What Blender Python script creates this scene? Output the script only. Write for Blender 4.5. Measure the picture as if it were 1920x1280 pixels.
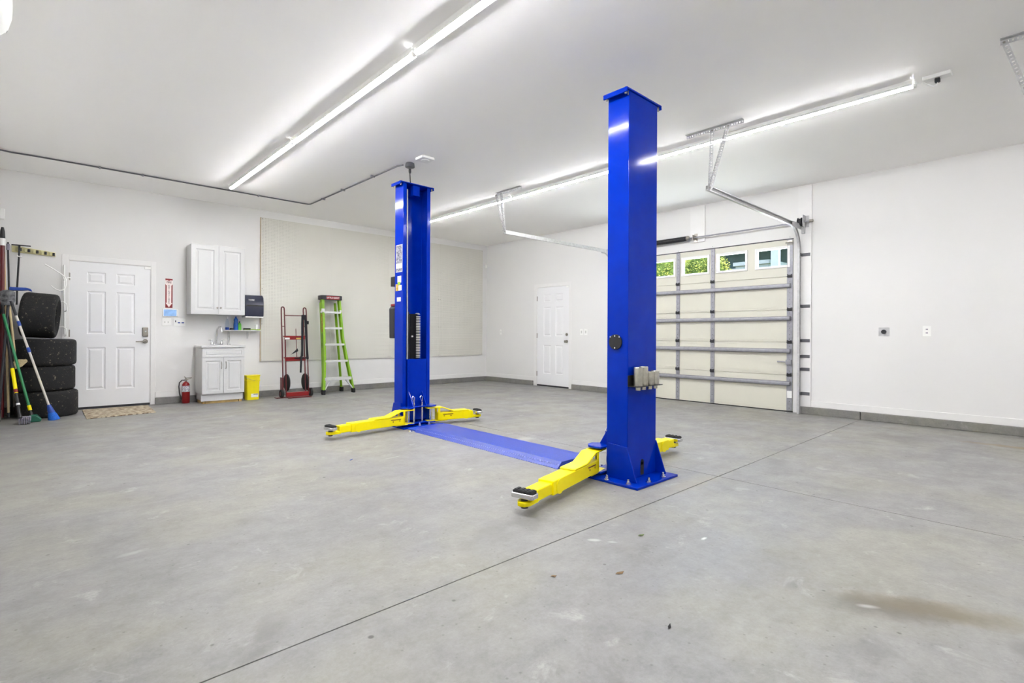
import bpy, bmesh, math, random
from mathutils import Vector, Matrix
random.seed(7)
PI = math.pi
C = bpy.context.scene.collection
for o in list(bpy.data.objects): bpy.data.objects.remove(o)

# ------------------------------------------------------------------ camera
cd = bpy.data.cameras.new('camera'); cam = bpy.data.objects.new('camera', cd); C.objects.link(cam)
yaw, roll = 0.7491, 0.0051
fw = Vector((math.sin(yaw), math.cos(yaw), 0)); rt = Vector((math.cos(yaw), -math.sin(yaw), 0)); up = Vector((0, 0, 1))
r2 = rt*math.cos(roll) + up*math.sin(roll); u2 = -rt*math.sin(roll) + up*math.cos(roll)
cam.matrix_world = Matrix(((r2.x, u2.x, -fw.x, -7.910), (r2.y, u2.y, -fw.y, -9.402), (r2.z, u2.z, -fw.z, 1.0734), (0, 0, 0, 1)))
cd.sensor_width = 36; cd.lens = 964.15/1920*36; cd.shift_y = -11.58/1920; cd.clip_start = 0.02
bpy.context.scene.camera = cam

# ------------------------------------------------------------------ light, exposure
S = bpy.context.scene
vs = S.view_settings
S.display_settings.display_device = 'sRGB'
vs.view_transform = 'Standard'; vs.look = 'None'; vs.gamma = 1; vs.use_curve_mapping = False
vs.exposure = 3.82
TUBE = 14.5            # emission of the ceiling tubes
w = bpy.data.worlds.new('sky'); S.world = w; w.use_nodes = True
nt = w.node_tree; nt.nodes.clear()
sk = nt.nodes.new('ShaderNodeTexSky'); sk.sky_type = 'NISHITA'; sk.sun_disc = False
sk.sun_elevation = math.radians(48); sk.sun_rotation = math.radians(250)
bg = nt.nodes.new('ShaderNodeBackground'); bg.inputs[1].default_value = 0.35
wo = nt.nodes.new('ShaderNodeOutputWorld')
nt.links.new(sk.outputs[0], bg.inputs[0]); nt.links.new(bg.outputs[0], wo.inputs[0])
sl = bpy.data.lights.new('sun', 'SUN'); sl.energy = 6.5; sl.angle = 0.01; sl.color = (1, .95, .86)
so = bpy.data.objects.new('sun', sl); C.objects.link(so); so.rotation_euler = (math.radians(42), 0, math.radians(-12))
S.cycles.max_bounces = 14; S.cycles.diffuse_bounces = 12; S.cycles.glossy_bounces = 4
S.cycles.transparent_max_bounces = 8
S.cycles.caustics_reflective = False; S.cycles.caustics_refractive = False
S.cycles.sample_clamp_indirect = 6.0

# ------------------------------------------------------------------ helpers
def lin(c):
    c /= 255.0
    return c/12.92 if c <= .04045 else ((c+.055)/1.055)**2.4
def rgb(r, g, b): return (lin(r), lin(g), lin(b), 1)
def N(nt, t, **kw):
    n = nt.nodes.new(t)
    for k, v in kw.items(): setattr(n, k, v)
    return n
def mat(name, col, rough=.5, metal=0, vary=.04, scale=12, bump=0, bscale=60, coat=0, emit=None, estr=0, trans=0, spec=.5, cols=None):
    m = bpy.data.materials.new(name); m.use_nodes = True; nt = m.node_tree
    b = nt.nodes['Principled BSDF']
    tc = N(nt, 'ShaderNodeTexCoord'); no = N(nt, 'ShaderNodeTexNoise'); no.inputs['Scale'].default_value = scale; no.inputs['Detail'].default_value = 5
    nt.links.new(tc.outputs['Object'], no.inputs['Vector'])
    cr = N(nt, 'ShaderNodeValToRGB'); e = cr.color_ramp.elements
    if cols:
        e[0].position = .35; e[1].position = .65; e[0].color = cols[0]; e[1].color = cols[1]
    else:
        e[0].position = .3; e[1].position = .7
        e[0].color = tuple(max(0, x*(1-vary)) for x in col[:3]) + (1,); e[1].color = tuple(min(1, x*(1+vary)) for x in col[:3]) + (1,)
    nt.links.new(no.outputs['Fac'], cr.inputs['Fac']); nt.links.new(cr.outputs['Color'], b.inputs['Base Color'])
    b.inputs['Roughness'].default_value = rough; b.inputs['Metallic'].default_value = metal
    b.inputs['Specular IOR Level'].default_value = spec
    if coat: b.inputs['Coat Weight'].default_value = coat; b.inputs['Coat Roughness'].default_value = .08
    if trans: b.inputs['Transmission Weight'].default_value = trans
    if emit: b.inputs['Emission Color'].default_value = emit; b.inputs['Emission Strength'].default_value = estr
    if bump:
        n2 = N(nt, 'ShaderNodeTexNoise'); n2.inputs['Scale'].default_value = bscale; n2.inputs['Detail'].default_value = 4
        nt.links.new(tc.outputs['Object'], n2.inputs['Vector'])
        bp = N(nt, 'ShaderNodeBump'); bp.inputs['Strength'].default_value = bump; bp.inputs['Distance'].default_value = .01
        nt.links.new(n2.outputs['Fac'], bp.inputs['Height']); nt.links.new(bp.outputs['Normal'], b.inputs['Normal'])
    return m

class MB:
    """collects shapes into one mesh; coordinates are relative to `o`"""
    def __init__(s, o=(0, 0, 0)): s.v = []; s.f = []; s.o = Vector(o); s.sm = []; s.M = None
    def add(s, vs, fs, smooth=False):
        n = len(s.v)
        for v in vs:
            v = Vector(v)
            if s.M is not None: v = s.M @ v
            s.v.append(v - s.o)
        for f in fs: s.f.append(tuple(i+n for i in f)); s.sm.append(smooth)
        return s
    def box(s, a, b, M=None):
        x0, y0, z0 = a; x1, y1, z1 = b
        x0, x1 = min(x0, x1), max(x0, x1); y0, y1 = min(y0, y1), max(y0, y1); z0, z1 = min(z0, z1), max(z0, z1)
        vs = [Vector(p) for p in ((x0,y0,z0),(x1,y0,z0),(x1,y1,z0),(x0,y1,z0),(x0,y0,z1),(x1,y0,z1),(x1,y1,z1),(x0,y1,z1))]
        if M is not None: vs = [M @ v for v in vs]
        return s.add(vs, [(3,2,1,0),(4,5,6,7),(0,1,5,4),(1,2,6,5),(2,3,7,6),(3,0,4,7)])
    def tube(s, pts, r, n=10, caps=True, closed=False):
        pts = [Vector(p) for p in pts]; m = len(pts)
        rr = r if isinstance(r, (list, tuple)) else [r]*m
        tan = []
        for i in range(m):
            a = pts[i-1] if (i > 0 or closed) else pts[i]; b = pts[(i+1) % m] if (i < m-1 or closed) else pts[i]
            tan.append((b-a).normalized())
        t = tan[0]; u = t.cross(Vector((0, 0, 1)))
        if u.length < .05: u = t.cross(Vector((0, 1, 0)))
        u.normalize(); vs = []
        for i in range(m):
            t = tan[i]; u = (u - t*u.dot(t)).normalized(); w_ = t.cross(u)
            for k in range(n):
                a = 2*PI*k/n; vs.append(pts[i] + (u*math.cos(a) + w_*math.sin(a))*rr[i])
        fs = []
        for i in range(m if closed else m-1):
            j = (i+1) % m
            for k in range(n): fs.append((i*n+k, i*n+(k+1) % n, j*n+(k+1) % n, j*n+k))
        s.add(vs, fs, True)
        if caps and not closed:
            s.add(vs[:n], [tuple(range(n))[::-1]]); s.add(vs[-n:], [tuple(range(n))])
        return s
    def cyl(s, a, b, r, n=20): return s.tube([a, b], r, n)
    def lathe(s, base, prof, n=24, axis='z', M=None):
        vs = []; base = Vector(base)
        for r, h in prof:
            for k in range(n):
                a = 2*PI*k/n; c, d = r*math.cos(a), r*math.sin(a)
                v = {'z': (c, d, h), 'x': (h, c, d), 'y': (d, h, c)}[axis]
                v = Vector(v)
                if M is not None: v = M @ v
                vs.append(base+v)
        fs = []
        for i in range(len(prof)-1):
            for k in range(n): fs.append((i*n+k, i*n+(k+1) % n, (i+1)*n+(k+1) % n, (i+1)*n+k))
        if prof[0][0] > 1e-5: fs.append(tuple(range(n))[::-1])
        if prof[-1][0] > 1e-5: fs.append(tuple((len(prof)-1)*n+k for k in range(n)))
        return s.add(vs, fs, True)
    def prism(s, poly, fn, t0, t1):
        """poly of (a,b); fn(a,b,t)->xyz"""
        n = len(poly)
        vs = [fn(a, b, t0) for a, b in poly] + [fn(a, b, t1) for a, b in poly]
        fs = [tuple(range(n))[::-1], tuple(range(n, 2*n))] + [(i, (i+1) % n, n+(i+1) % n, n+i) for i in range(n)]
        return s.add(vs, fs)
    def build(s, name, m, parent=None, bevel=0, angle=35, seg=2):
        me = bpy.data.meshes.new(name); me.from_pydata([tuple(v) for v in s.v], [], s.f)
        bm = bmesh.new(); bm.from_mesh(me); bmesh.ops.recalc_face_normals(bm, faces=bm.faces); bm.to_mesh(me); bm.free()
        me.polygons.foreach_set('use_smooth', [True]*len(me.polygons)); me.set_sharp_from_angle(angle=math.radians(angle))
        me.materials.append(m); o = bpy.data.objects.new(name, me); C.objects.link(o)
        if parent is not None: o.parent = parent
        else: o.location = s.o
        if bevel:
            b = o.modifiers.new('b', 'BEVEL'); b.width = bevel; b.segments = seg; b.limit_method = 'ANGLE'; b.angle_limit = math.radians(40)
        return o
def tag(o, label, cat, group=None, kind=None):
    o['label'] = label; o['category'] = cat
    if group: o['group'] = group
    if kind: o['kind'] = kind
    return o
def thing(name, label, cat, loc=(0, 0, 0), rz=0, group=None):
    o = bpy.data.objects.new(name, None); C.objects.link(o); o.location = loc; o.rotation_euler = (0, 0, rz); o.empty_display_size = .1
    return tag(o, label, cat, group)
def struct(o): o['kind'] = 'structure'; return o
def sempty(name, loc):
    o = bpy.data.objects.new(name, None); C.objects.link(o); o.location = loc; o['kind'] = 'structure'; return o
def text(body, size, M, name, m, parent, sx=1, align='CENTER', ext=.0006, loc0=(0, 0, 0)):
    cu = bpy.data.curves.new('t', 'FONT'); cu.body = body; cu.size = size; cu.align_x = align; cu.align_y = 'CENTER'; cu.extrude = ext; cu.resolution_u = 2; cu.offset = size*.018
    to = bpy.data.objects.new('t', cu); C.objects.link(to)
    bpy.context.view_layer.update()
    me = bpy.data.meshes.new_from_object(to.evaluated_get(bpy.context.evaluated_depsgraph_get()))
    bpy.data.objects.remove(to); me.transform(M @ Matrix.Diagonal((sx, 1, 1, 1)))
    me.transform(Matrix.Translation(-Vector(loc0)))
    me.materials.clear(); me.materials.append(m); me.name = name
    o = bpy.data.objects.new(name, me); C.objects.link(o); o.parent = parent
    return o
def textM(origin, xdir, ydir):
    x = Vector(xdir).normalized(); y = Vector(ydir).normalized(); z = x.cross(y)
    return Matrix(((x.x, y.x, z.x, origin[0]), (x.y, y.y, z.y, origin[1]), (x.z, y.z, z.z, origin[2]), (0, 0, 0, 1)))
def lerp(a, b, t): return tuple(p+(q-p)*t for p, q in zip(a, b))

# ------------------------------------------------------------------ materials
H = 3.2
M_wall = mat('white wall paint', rgb(220, 219, 217), .6, vary=.01, scale=1.2, bump=.06, bscale=90)
def scuffs(m):
    nt = m.node_tree; b = nt.nodes['Principled BSDF']; src = b.inputs['Base Color'].links[0].from_socket
    tc = N(nt, 'ShaderNodeTexCoord'); v = N(nt, 'ShaderNodeTexVoronoi'); v.inputs['Scale'].default_value = 2.1
    nt.links.new(tc.outputs['Object'], v.inputs['Vector'])
    mp = N(nt, 'ShaderNodeMapRange'); mp.inputs['From Min'].default_value = .012; mp.inputs['From Max'].default_value = .03; mp.inputs['To Min'].default_value = .35; mp.inputs['To Max'].default_value = 0
    nt.links.new(v.outputs['Distance'], mp.inputs['Value'])
    mx = N(nt, 'ShaderNodeMix', data_type='RGBA'); mx.inputs['B'].default_value = rgb(140, 135, 128)
    nt.links.new(mp.outputs['Result'], mx.inputs['Factor']); nt.links.new(src, mx.inputs['A']); nt.links.new(mx.outputs['Result'], b.inputs['Base Color'])
scuffs(M_wall)
M_ceil = mat('ceiling paint', rgb(249, 248, 246), .7, vary=.01, scale=.8, bump=.03, bscale=50)
M_trim = mat('white trim paint', rgb(224, 223, 221), .35, vary=.01)
M_door = mat('white door paint', rgb(227, 227, 228), .35, vary=.006, scale=4)
M_gdoor = mat('cream steel door panel', rgb(206, 204, 190), .45, vary=.02, scale=3, bump=.03, bscale=120)
M_cab = mat('white cabinet laminate', rgb(201, 201, 200), .28, vary=.006)
M_blue = mat('glossy blue powder coat', rgb(0, 40, 160), .11, vary=.08, scale=7, bump=.02, bscale=14, spec=.15)
M_blue2 = mat('blue tread plate paint', rgb(48, 82, 190), .35, vary=.1, scale=30, bump=.08, bscale=90)
M_yel = mat('yellow powder coat', rgb(240, 222, 0), .3, vary=.02, scale=10, spec=.25)
M_galv = mat('galvanised steel', rgb(188, 188, 188), .42, .25, vary=.14, scale=22)
M_galvd = mat('dull galvanised steel', rgb(150, 150, 156), .5, .5, vary=.12, scale=22)
M_brk = mat('dark zinc bracket', rgb(96, 96, 100), .45, .3, vary=.15)
M_chrome = mat('chrome', rgb(215, 215, 215), .15, 1, vary=.03)
M_nick = mat('satin nickel', rgb(150, 146, 138), .3, .9, vary=.06)
M_black = mat('black plastic', rgb(26, 26, 28), .45, vary=.15)
M_rub = mat('black rubber', rgb(24, 24, 25), .75, vary=.2, scale=40, bump=.15)
M_dark = mat('dark grey steel', rgb(52, 52, 56), .4, .4, vary=.1)
M_red = mat('red paint', rgb(134, 8, 14), .32, vary=.08, coat=.3)
M_dred = mat('dark red tube paint', rgb(88, 10, 14), .38, vary=.12)
M_green = mat('lime green fibreglass', rgb(124, 170, 20), .42, vary=.06)
M_alu = mat('brushed aluminium', rgb(214, 214, 212), .35, .55, vary=.05)
M_wplas = mat('white plastic', rgb(235, 235, 232), .35, vary=.01)
M_slot = mat('dark slot', rgb(12, 12, 14), .8, vary=.05)
M_wood = mat('raw lumber', rgb(176, 148, 92), .7, vary=.2, scale=18)
M_straw = mat('straw bristle', rgb(196, 180, 140), .9, vary=.2, scale=60, bump=.4, bscale=200)
M_handle = mat('wooden handle', rgb(196, 174, 132), .55, vary=.12, scale=14)
M_rack = mat('pale yellow rack wood', rgb(206, 200, 152), .6, vary=.1, scale=18)
M_bucket = mat('yellow bucket plastic', rgb(226, 210, 6), .35, vary=.03)
M_tblue = mat('blue plastic', rgb(18, 62, 150), .4, vary=.08)
M_bbr = mat('blue bristle', rgb(24, 96, 190), .8, vary=.3, scale=120, bump=.5, bscale=300)
M_gpl = mat('green pole paint', rgb(28, 124, 72), .35, vary=.06)
M_gdk = mat('dark green plastic', rgb(18, 88, 66), .5, vary=.1)
M_strap = mat('black webbing', rgb(22, 22, 28), .85, vary=.2, scale=80, bump=.2, bscale=200)
M_disp = mat('smoke blue translucent plastic', rgb(44, 47, 64), .22, vary=.12, coat=.4)
M_graypl = mat('grey fin plastic', rgb(132, 128, 140), .5, vary=.1)
M_leaf = mat('dry leaf', rgb(122, 98, 66), .8, vary=.3, scale=60)
M_gleaf = mat('green leaf', rgb(88, 104, 58), .8, vary=.3, scale=60)
M_paper = mat('paper label', rgb(228, 228, 226), .6, vary=.05, scale=90)
M_dlab = mat('printed grey label', rgb(84, 84, 100), .5, cols=(rgb(60, 60, 78), rgb(168, 166, 176)), scale=55)
M_ylab = mat('ochre warning label', rgb(205, 165, 60), .5, cols=(rgb(170, 130, 40), rgb(230, 200, 110)), scale=40)
M_glab = mat('green label', rgb(150, 190, 40), .5, vary=.1)
M_tube = mat('lit tube', rgb(255, 255, 255), .4, emit=(1, 1.0, 1.03, 1), estr=TUBE)
M_tube2 = mat('lit tube dimmer run', rgb(255, 255, 255), .4, emit=(1, 1.0, 1.03, 1), estr=TUBE*.74)
M_screen = mat('lit keypad screen', rgb(90, 120, 160), .3, emit=rgb(150, 190, 236), estr=.045, vary=.25, scale=22)
def glass(name, tint):
    m = bpy.data.materials.new(name); m.use_nodes = True; nt = m.node_tree; nt.nodes.clear()
    o = N(nt, 'ShaderNodeOutputMaterial'); t = N(nt, 'ShaderNodeBsdfTransparent'); g = N(nt, 'ShaderNodeBsdfGlossy'); mx = N(nt, 'ShaderNodeMixShader')
    no = N(nt, 'ShaderNodeTexNoise'); no.inputs['Scale'].default_value = 8
    mp = N(nt, 'ShaderNodeMapRange'); mp.inputs['To Min'].default_value = .001; mp.inputs['To Max'].default_value = .002
    t.inputs[0].default_value = tint; g.inputs['Roughness'].default_value = .05
    nt.links.new(no.outputs['Fac'], mp.inputs['Value']); nt.links.new(mp.outputs['Result'], mx.inputs[0])
    nt.links.new(t.outputs[0], mx.inputs[1]); nt.links.new(g.outputs[0], mx.inputs[2]); nt.links.new(mx.outputs[0], o.inputs[0])
    return m
M_glass = glass('window glass', (.93, .96, .96, 1))
M_clear = glass('clear bottle plastic', (.86, .90, .94, 1))

def concrete(name, base, stains=(), chips=()):
    """grey trowelled slab: broad mottling, streaks, fine grain, dark specks and a few stains with their own shapes"""
    m = bpy.data.materials.new(name); m.use_nodes = True; nt = m.node_tree; b = nt.nodes['Principled BSDF']
    tc = N(nt, 'ShaderNodeTexCoord'); L = nt.links.new
    def noise(sc, det, rough=.5, vec=None, dist=0):
        n = N(nt, 'ShaderNodeTexNoise'); n.inputs['Scale'].default_value = sc; n.inputs['Detail'].default_value = det; n.inputs['Roughness'].default_value = rough; n.inputs['Distortion'].default_value = dist
        L(vec or tc.outputs['Object'], n.inputs['Vector']); return n.outputs['Fac']
    def ramp(fac, p0, c0, p1, c1):
        r = N(nt, 'ShaderNodeValToRGB'); e = r.color_ramp.elements; e[0].position = p0; e[1].position = p1; e[0].color = c0; e[1].color = c1
        L(fac, r.inputs[0]); return r.outputs[0]
    def mix(kind, f, a, bb):
        x = N(nt, 'ShaderNodeMix', data_type='RGBA'); x.blend_type = kind
        if isinstance(f, float): x.inputs['Factor'].default_value = f
        else: L(f, x.inputs['Factor'])
        L(a, x.inputs['A'])
        if isinstance(bb, tuple): x.inputs['B'].default_value = bb
        else: L(bb, x.inputs['B'])
        return x.outputs['Result']
    g = lambda v: (v, v, v, 1)
    col = ramp(noise(.55, 6, .6, dist=.4), .3, tuple(x*.90 for x in base[:3])+(1,), .7, tuple(min(1, x*1.07) for x in base[:3])+(1,))
    mpn = N(nt, 'ShaderNodeMapping'); mpn.inputs['Scale'].default_value = (.8, 5, 1); mpn.inputs['Rotation'].default_value = (0, 0, .75)
    L(tc.outputs['Object'], mpn.inputs['Vector'])
    col = mix('MULTIPLY', .38, col, ramp(noise(2.2, 7, .65, mpn.outputs[0]), .32, g(.80), .62, g(1.05)))
    col = mix('MULTIPLY', .85, col, ramp(noise(7, 8, .7), .3, g(.80), .6, g(1.07)))
    col = mix('MULTIPLY', .6, col, ramp(noise(60, 7, .8), .32, g(.76), .62, g(1.10)))
    col = mix('MIX', .13, col, ramp(noise(1.3, 3), .45, rgb(150, 146, 158), .6, rgb(176, 170, 150)))
    col = mix('MULTIPLY', .8, col, ramp(noise(17, 7, .75, dist=.3), .32, g(.86), .60, g(1.05)))
    col = mix('MIX', ramp(noise(31, 3, .6), .66, g(0), .76, g(.45)), col, rgb(96, 93, 86))
    col = mix('MIX', ramp(noise(4.3, 7, .7, dist=.5), .60, g(0), .74, g(.35)), col, rgb(206, 204, 198))
    col = mix('MIX', ramp(noise(2.1, 8, .75, dist=1.2), .58, g(0), .72, g(.4)), col, rgb(108, 106, 102))
    # dark specks and small pits
    for sc, lo, hi, amt in ((2.1, .016, .028, .85), (5.5, .030, .055, .6), (17, .05, .11, .35)):
        v = N(nt, 'ShaderNodeTexVoronoi'); v.inputs['Scale'].default_value = sc; L(tc.outputs['Object'], v.inputs['Vector'])
        mp = N(nt, 'ShaderNodeMapRange'); mp.inputs['From Min'].default_value = lo; mp.inputs['From Max'].default_value = hi; mp.inputs['To Min'].default_value = amt; mp.inputs['To Max'].default_value = 0
        L(v.outputs['Distance'], mp.inputs['Value']); col = mix('MIX', mp.outputs['Result'], col, rgb(58, 55, 50))
    # smudges
    sm = ramp(noise(1.7, 4, .55, dist=.8), .60, g(0), .74, g(.5)); col = mix('MIX', sm, col, rgb(140, 137, 130))
    wear = noise(26, 4)
    for (x, y, a, bb, rot, colr, amt) in stains:
        mm = N(nt, 'ShaderNodeMapping'); mm.vector_type = 'TEXTURE'
        mm.inputs['Location'].default_value = (x, y, 0); mm.inputs['Rotation'].default_value = (0, 0, rot); mm.inputs['Scale'].default_value = (a, bb, 1000)
        L(tc.outputs['Object'], mm.inputs['Vector'])
        ln = N(nt, 'ShaderNodeVectorMath', operation='LENGTH'); L(mm.outputs[0], ln.inputs[0])
        ad = N(nt, 'ShaderNodeMath', operation='MULTIPLY_ADD'); L(noise(9, 4), ad.inputs[0]); ad.inputs[1].default_value = .9; L(ln.outputs['Value'], ad.inputs[2])
        mp = N(nt, 'ShaderNodeMapRange'); mp.inputs['From Min'].default_value = .75; mp.inputs['From Max'].default_value = 1.45; mp.inputs['To Min'].default_value = amt; mp.inputs['To Max'].default_value = 0
        L(ad.outputs[0], mp.inputs['Value']); col = mix('MIX', mp.outputs['Result'], col, colr)
    L(col, b.inputs['Base Color'])
    rr = ramp(noise(3.1, 5), .3, g(.40), .7, g(.58)); L(rr, b.inputs['Roughness'])
    b.inputs['Specular IOR Level'].default_value = .4
    bp = N(nt, 'ShaderNodeBump'); bp.inputs['Strength'].default_value = .12; bp.inputs['Distance'].default_value = .01; L(noise(45, 6, .7), bp.inputs['Height']); L(bp.outputs[0], b.inputs['Normal'])
    return m
dk = rgb(118, 112, 102); gy = rgb(104, 102, 100); wt = rgb(225, 224, 220); rs = rgb(128, 112, 78)
M_floor = concrete('garage slab concrete', rgb(131, 130, 125), stains=[
    (-5.43, -8.92, .30, .12, -1.05, rgb(88, 84, 76), .75), (-5.32, -9.05, .38, .11, -1.12, rgb(104, 94, 74), .75), (-5.47, -8.87, .05, .02, -1.0, wt, .3),
    (-7.29, -7.45, .07, .16, -.6, gy, .55), (-7.36, -7.56, .10, .04, .3, gy, .5), (-.86, -9.10, .10, .55, 0, rs, .8), (-1.2, -8.2, .30, .55, .2, gy, .4),
    (-7.0, -6.2, .10, .2, .5, gy, .35), (-6.1, -7.3, .28, .14, .3, gy, .4), (-3.25, -7.75, .25, .12, .4, gy, .45), (-4.4, -7.55, .5, .12, 0, rgb(150, 142, 122), .5),
    (-3.75, -8.4, .10, .2, .2, gy, .4), (-5.5, -8.6, .06, .04, 0, gy, .5), (-5.8, -8.95, .12, .08, .3, gy, .45), (-5.4, -9.3, .07, .05, .2, gy, .5),
    (-5.75, -7.72, .02, .04, .7, wt, .35), (-5.7, -7.80, .012, .03, .7, wt, .3), (-5.3, -8.1, .03, .012, 0, wt, .7), (-7.55, -6.3, .08, .03, .2, wt, .15),
    (-5.6, -5.4, .16, .008, .1, wt, .5), (-4.2, -5.6, .25, .12, .2, wt, .2)])
M_curb = concrete('kerb concrete', rgb(122, 121, 115))

def pegboard():
    m = mat('off white pegboard', rgb(210, 208, 199), .55, vary=.03, scale=2.2); nt = m.node_tree; L = nt.links.new
    b = nt.nodes['Principled BSDF']; src = b.inputs['Base Color'].links[0].from_socket
    tc = N(nt, 'ShaderNodeTexCoord'); sp = N(nt, 'ShaderNodeSeparateXYZ'); L(tc.outputs['Object'], sp.inputs[0]); sq = []
    for ax in ('X', 'Z'):
        a = N(nt, 'ShaderNodeMath', operation='DIVIDE'); L(sp.outputs[ax], a.inputs[0]); a.inputs[1].default_value = .0254
        f = N(nt, 'ShaderNodeMath', operation='FRACT'); L(a.outputs[0], f.inputs[0])
        c = N(nt, 'ShaderNodeMath', operation='SUBTRACT'); L(f.outputs[0], c.inputs[0]); c.inputs[1].default_value = .5
        p = N(nt, 'ShaderNodeMath', operation='POWER'); L(c.outputs[0], p.inputs[0]); p.inputs[1].default_value = 2; sq.append(p.outputs[0])
    s = N(nt, 'ShaderNodeMath', operation='ADD'); L(sq[0], s.inputs[0]); L(sq[1], s.inputs[1])
    lt = N(nt, 'ShaderNodeMath', operation='LESS_THAN'); L(s.outputs[0], lt.inputs[0]); lt.inputs[1].default_value = .0225
    mx = N(nt, 'ShaderNodeMix', data_type='RGBA'); L(lt.outputs[0], mx.inputs['Factor']); L(src, mx.inputs['A']); mx.inputs['B'].default_value = rgb(88, 84, 74)
    L(mx.outputs['Result'], b.inputs['Base Color']); return m
M_peg = pegboard()
def tyre_mat():
    m = mat('muddy tyre rubber', rgb(15, 15, 15), .8, vary=.25, scale=50, bump=.3, bscale=70); nt = m.node_tree; L = nt.links.new
    b = nt.nodes['Principled BSDF']; src = b.inputs['Base Color'].links[0].from_socket
    tc = N(nt, 'ShaderNodeTexCoord'); n = N(nt, 'ShaderNodeTexNoise'); n.inputs['Scale'].default_value = 34; n.inputs['Detail'].default_value = 5; n.inputs['Roughness'].default_value = .7
    L(tc.outputs['Object'], n.inputs['Vector']); r = N(nt, 'ShaderNodeValToRGB'); r.color_ramp.elements[0].position = .61; r.color_ramp.elements[1].position = .70
    L(n.outputs['Fac'], r.inputs[0]); mx = N(nt, 'ShaderNodeMix', data_type='RGBA'); L(r.outputs[0], mx.inputs['Factor']); L(src, mx.inputs['A']); mx.inputs['B'].default_value = rgb(140, 132, 112)
    L(mx.outputs['Result'], b.inputs['Base Color']); return m
M_tyre = tyre_mat()
def tread_mat():
    m = mat('blue checker plate', rgb(26, 56, 160), .32, vary=.1, scale=30, spec=.4); nt = m.node_tree; L = nt.links.new; b = nt.nodes['Principled BSDF']
    tc = N(nt, 'ShaderNodeTexCoord'); v = N(nt, 'ShaderNodeTexVoronoi'); v.inputs['Scale'].default_value = 34; v.inputs['Randomness'].default_value = .12
    L(tc.outputs['Object'], v.inputs['Vector']); mp = N(nt, 'ShaderNodeMapRange'); mp.inputs['From Min'].default_value = .2; mp.inputs['From Max'].default_value = .34; mp.inputs['To Min'].default_value = 1; mp.inputs['To Max'].default_value = 0
    L(v.outputs['Distance'], mp.inputs['Value']); bp = N(nt, 'ShaderNodeBump'); bp.inputs['Strength'].default_value = .9; bp.inputs['Distance'].default_value = .003
    L(mp.outputs[0], bp.inputs['Height']); L(bp.outputs[0], b.inputs['Normal'])
    src = b.inputs['Base Color'].links[0].from_socket; mx = N(nt, 'ShaderNodeMix', data_type='RGBA'); ms = N(nt, 'ShaderNodeMath', operation='MULTIPLY'); L(mp.outputs[0], ms.inputs[0]); ms.inputs[1].default_value = .35
    L(ms.outputs[0], mx.inputs['Factor']); L(src, mx.inputs['A']); mx.inputs['B'].default_value = rgb(150, 160, 215); L(mx.outputs['Result'], b.inputs['Base Color'])
    return m
M_tread = tread_mat()
def mat_weave():
    m = mat('woven straw mat', rgb(172, 152, 124), .9, cols=(rgb(104, 80, 58), rgb(206, 194, 168)), scale=14, bump=.3, bscale=160); nt = m.node_tree
    nt.nodes['Color Ramp'].color_ramp.elements[0].position = .44; nt.nodes['Color Ramp'].color_ramp.elements[1].position = .54
    n = [x for x in nt.nodes if x.type == 'TEX_NOISE'][0]; tc = [x for x in nt.nodes if x.type == 'TEX_COORD'][0]
    mp = N(nt, 'ShaderNodeMapping'); mp.inputs['Scale'].default_value = (1.2, 5, 1); mp.inputs['Rotation'].default_value = (0, 0, .25)
    nt.links.new(tc.outputs['Object'], mp.inputs[0]); nt.links.new(mp.outputs[0], n.inputs['Vector']); return m
M_mat = mat_weave()

# ------------------------------------------------------------------ room shell
XL, YF = -8.24, -13.2     # left wall face, wall behind the camera
GY0, GY1, GH = -6.77, -3.77, 2.465     # overhead door opening
J1, J2 = -7.595, -4.062   # slab joints
mb = MB()
jg = .0035
for x0, x1 in ((XL-.15, J2-jg), (J2+jg, .15)):
    for y0, y1 in ((YF-.15, J1-jg), (J1+jg, .15)): mb.box((x0, y0, -.02), (x1, y1, 0))
mb.box((XL-.15, YF-.15, -.10), (.15, .15, -.021))
struct(mb.build('floor', M_floor))
struct(MB().box((XL-.15, YF-.15, H), (.15, .15, H+.14)).build('ceiling', M_ceil))
DB = (-7.552, -6.622, 2.082)       # door in the back wall
DR = (-2.582, -1.678, 2.090)       # door in the right wall
mb = MB(); mb.box((XL-.15, 0, 0), (DB[0], .15, H)).box((DB[1], 0, 0), (.15, .15, H)).box((DB[0], 0, DB[2]), (DB[1], .15, H)); struct(mb.build('wall_back', M_wall))
mb = MB()
mb.box((0, DR[1], 0), (.15, 0, H)).box((0, DR[0], DR[2]), (.15, DR[1], H)).box((0, GY1, 0), (.15, DR[0], H)).box((0, GY0, GH), (.15, GY1, H)).box((0, YF, 0), (.15, GY0, H))
struct(mb.build('wall_right', M_wall))
struct(MB().box((XL-.15, YF, 0), (XL, 0, H)).build('wall_left', M_wall))
struct(MB().box((XL-.15, YF-.15, 0), (.15, YF, H)).build('wall_front', M_wall))
CT, CH = .04, .10
struct(MB().box((XL+CT, -CT, 0), (DB[0]-.085, 0, CH)).box((DB[1]+.062, -CT, 0), (0, 0, CH)).build('trim_1', M_curb, bevel=.006))
struct(MB().box((-CT, DR[1]+.09, 0), (0, -CT, CH)).box((-CT, GY1+.06, 0), (0, DR[0]-.10, CH)).box((-CT, J1+.004, 0), (0, GY0-.09, CH)).box((-CT, YF, 0), (0, J1-.004, CH)).build('trim_2', M_curb, bevel=.006))
struct(MB().box((XL, YF, 0), (XL+CT, -CT, CH+.02)).build('trim_3', M_curb, bevel=.006))
bb = lambda m, a, b: m.box(a, b)
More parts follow.
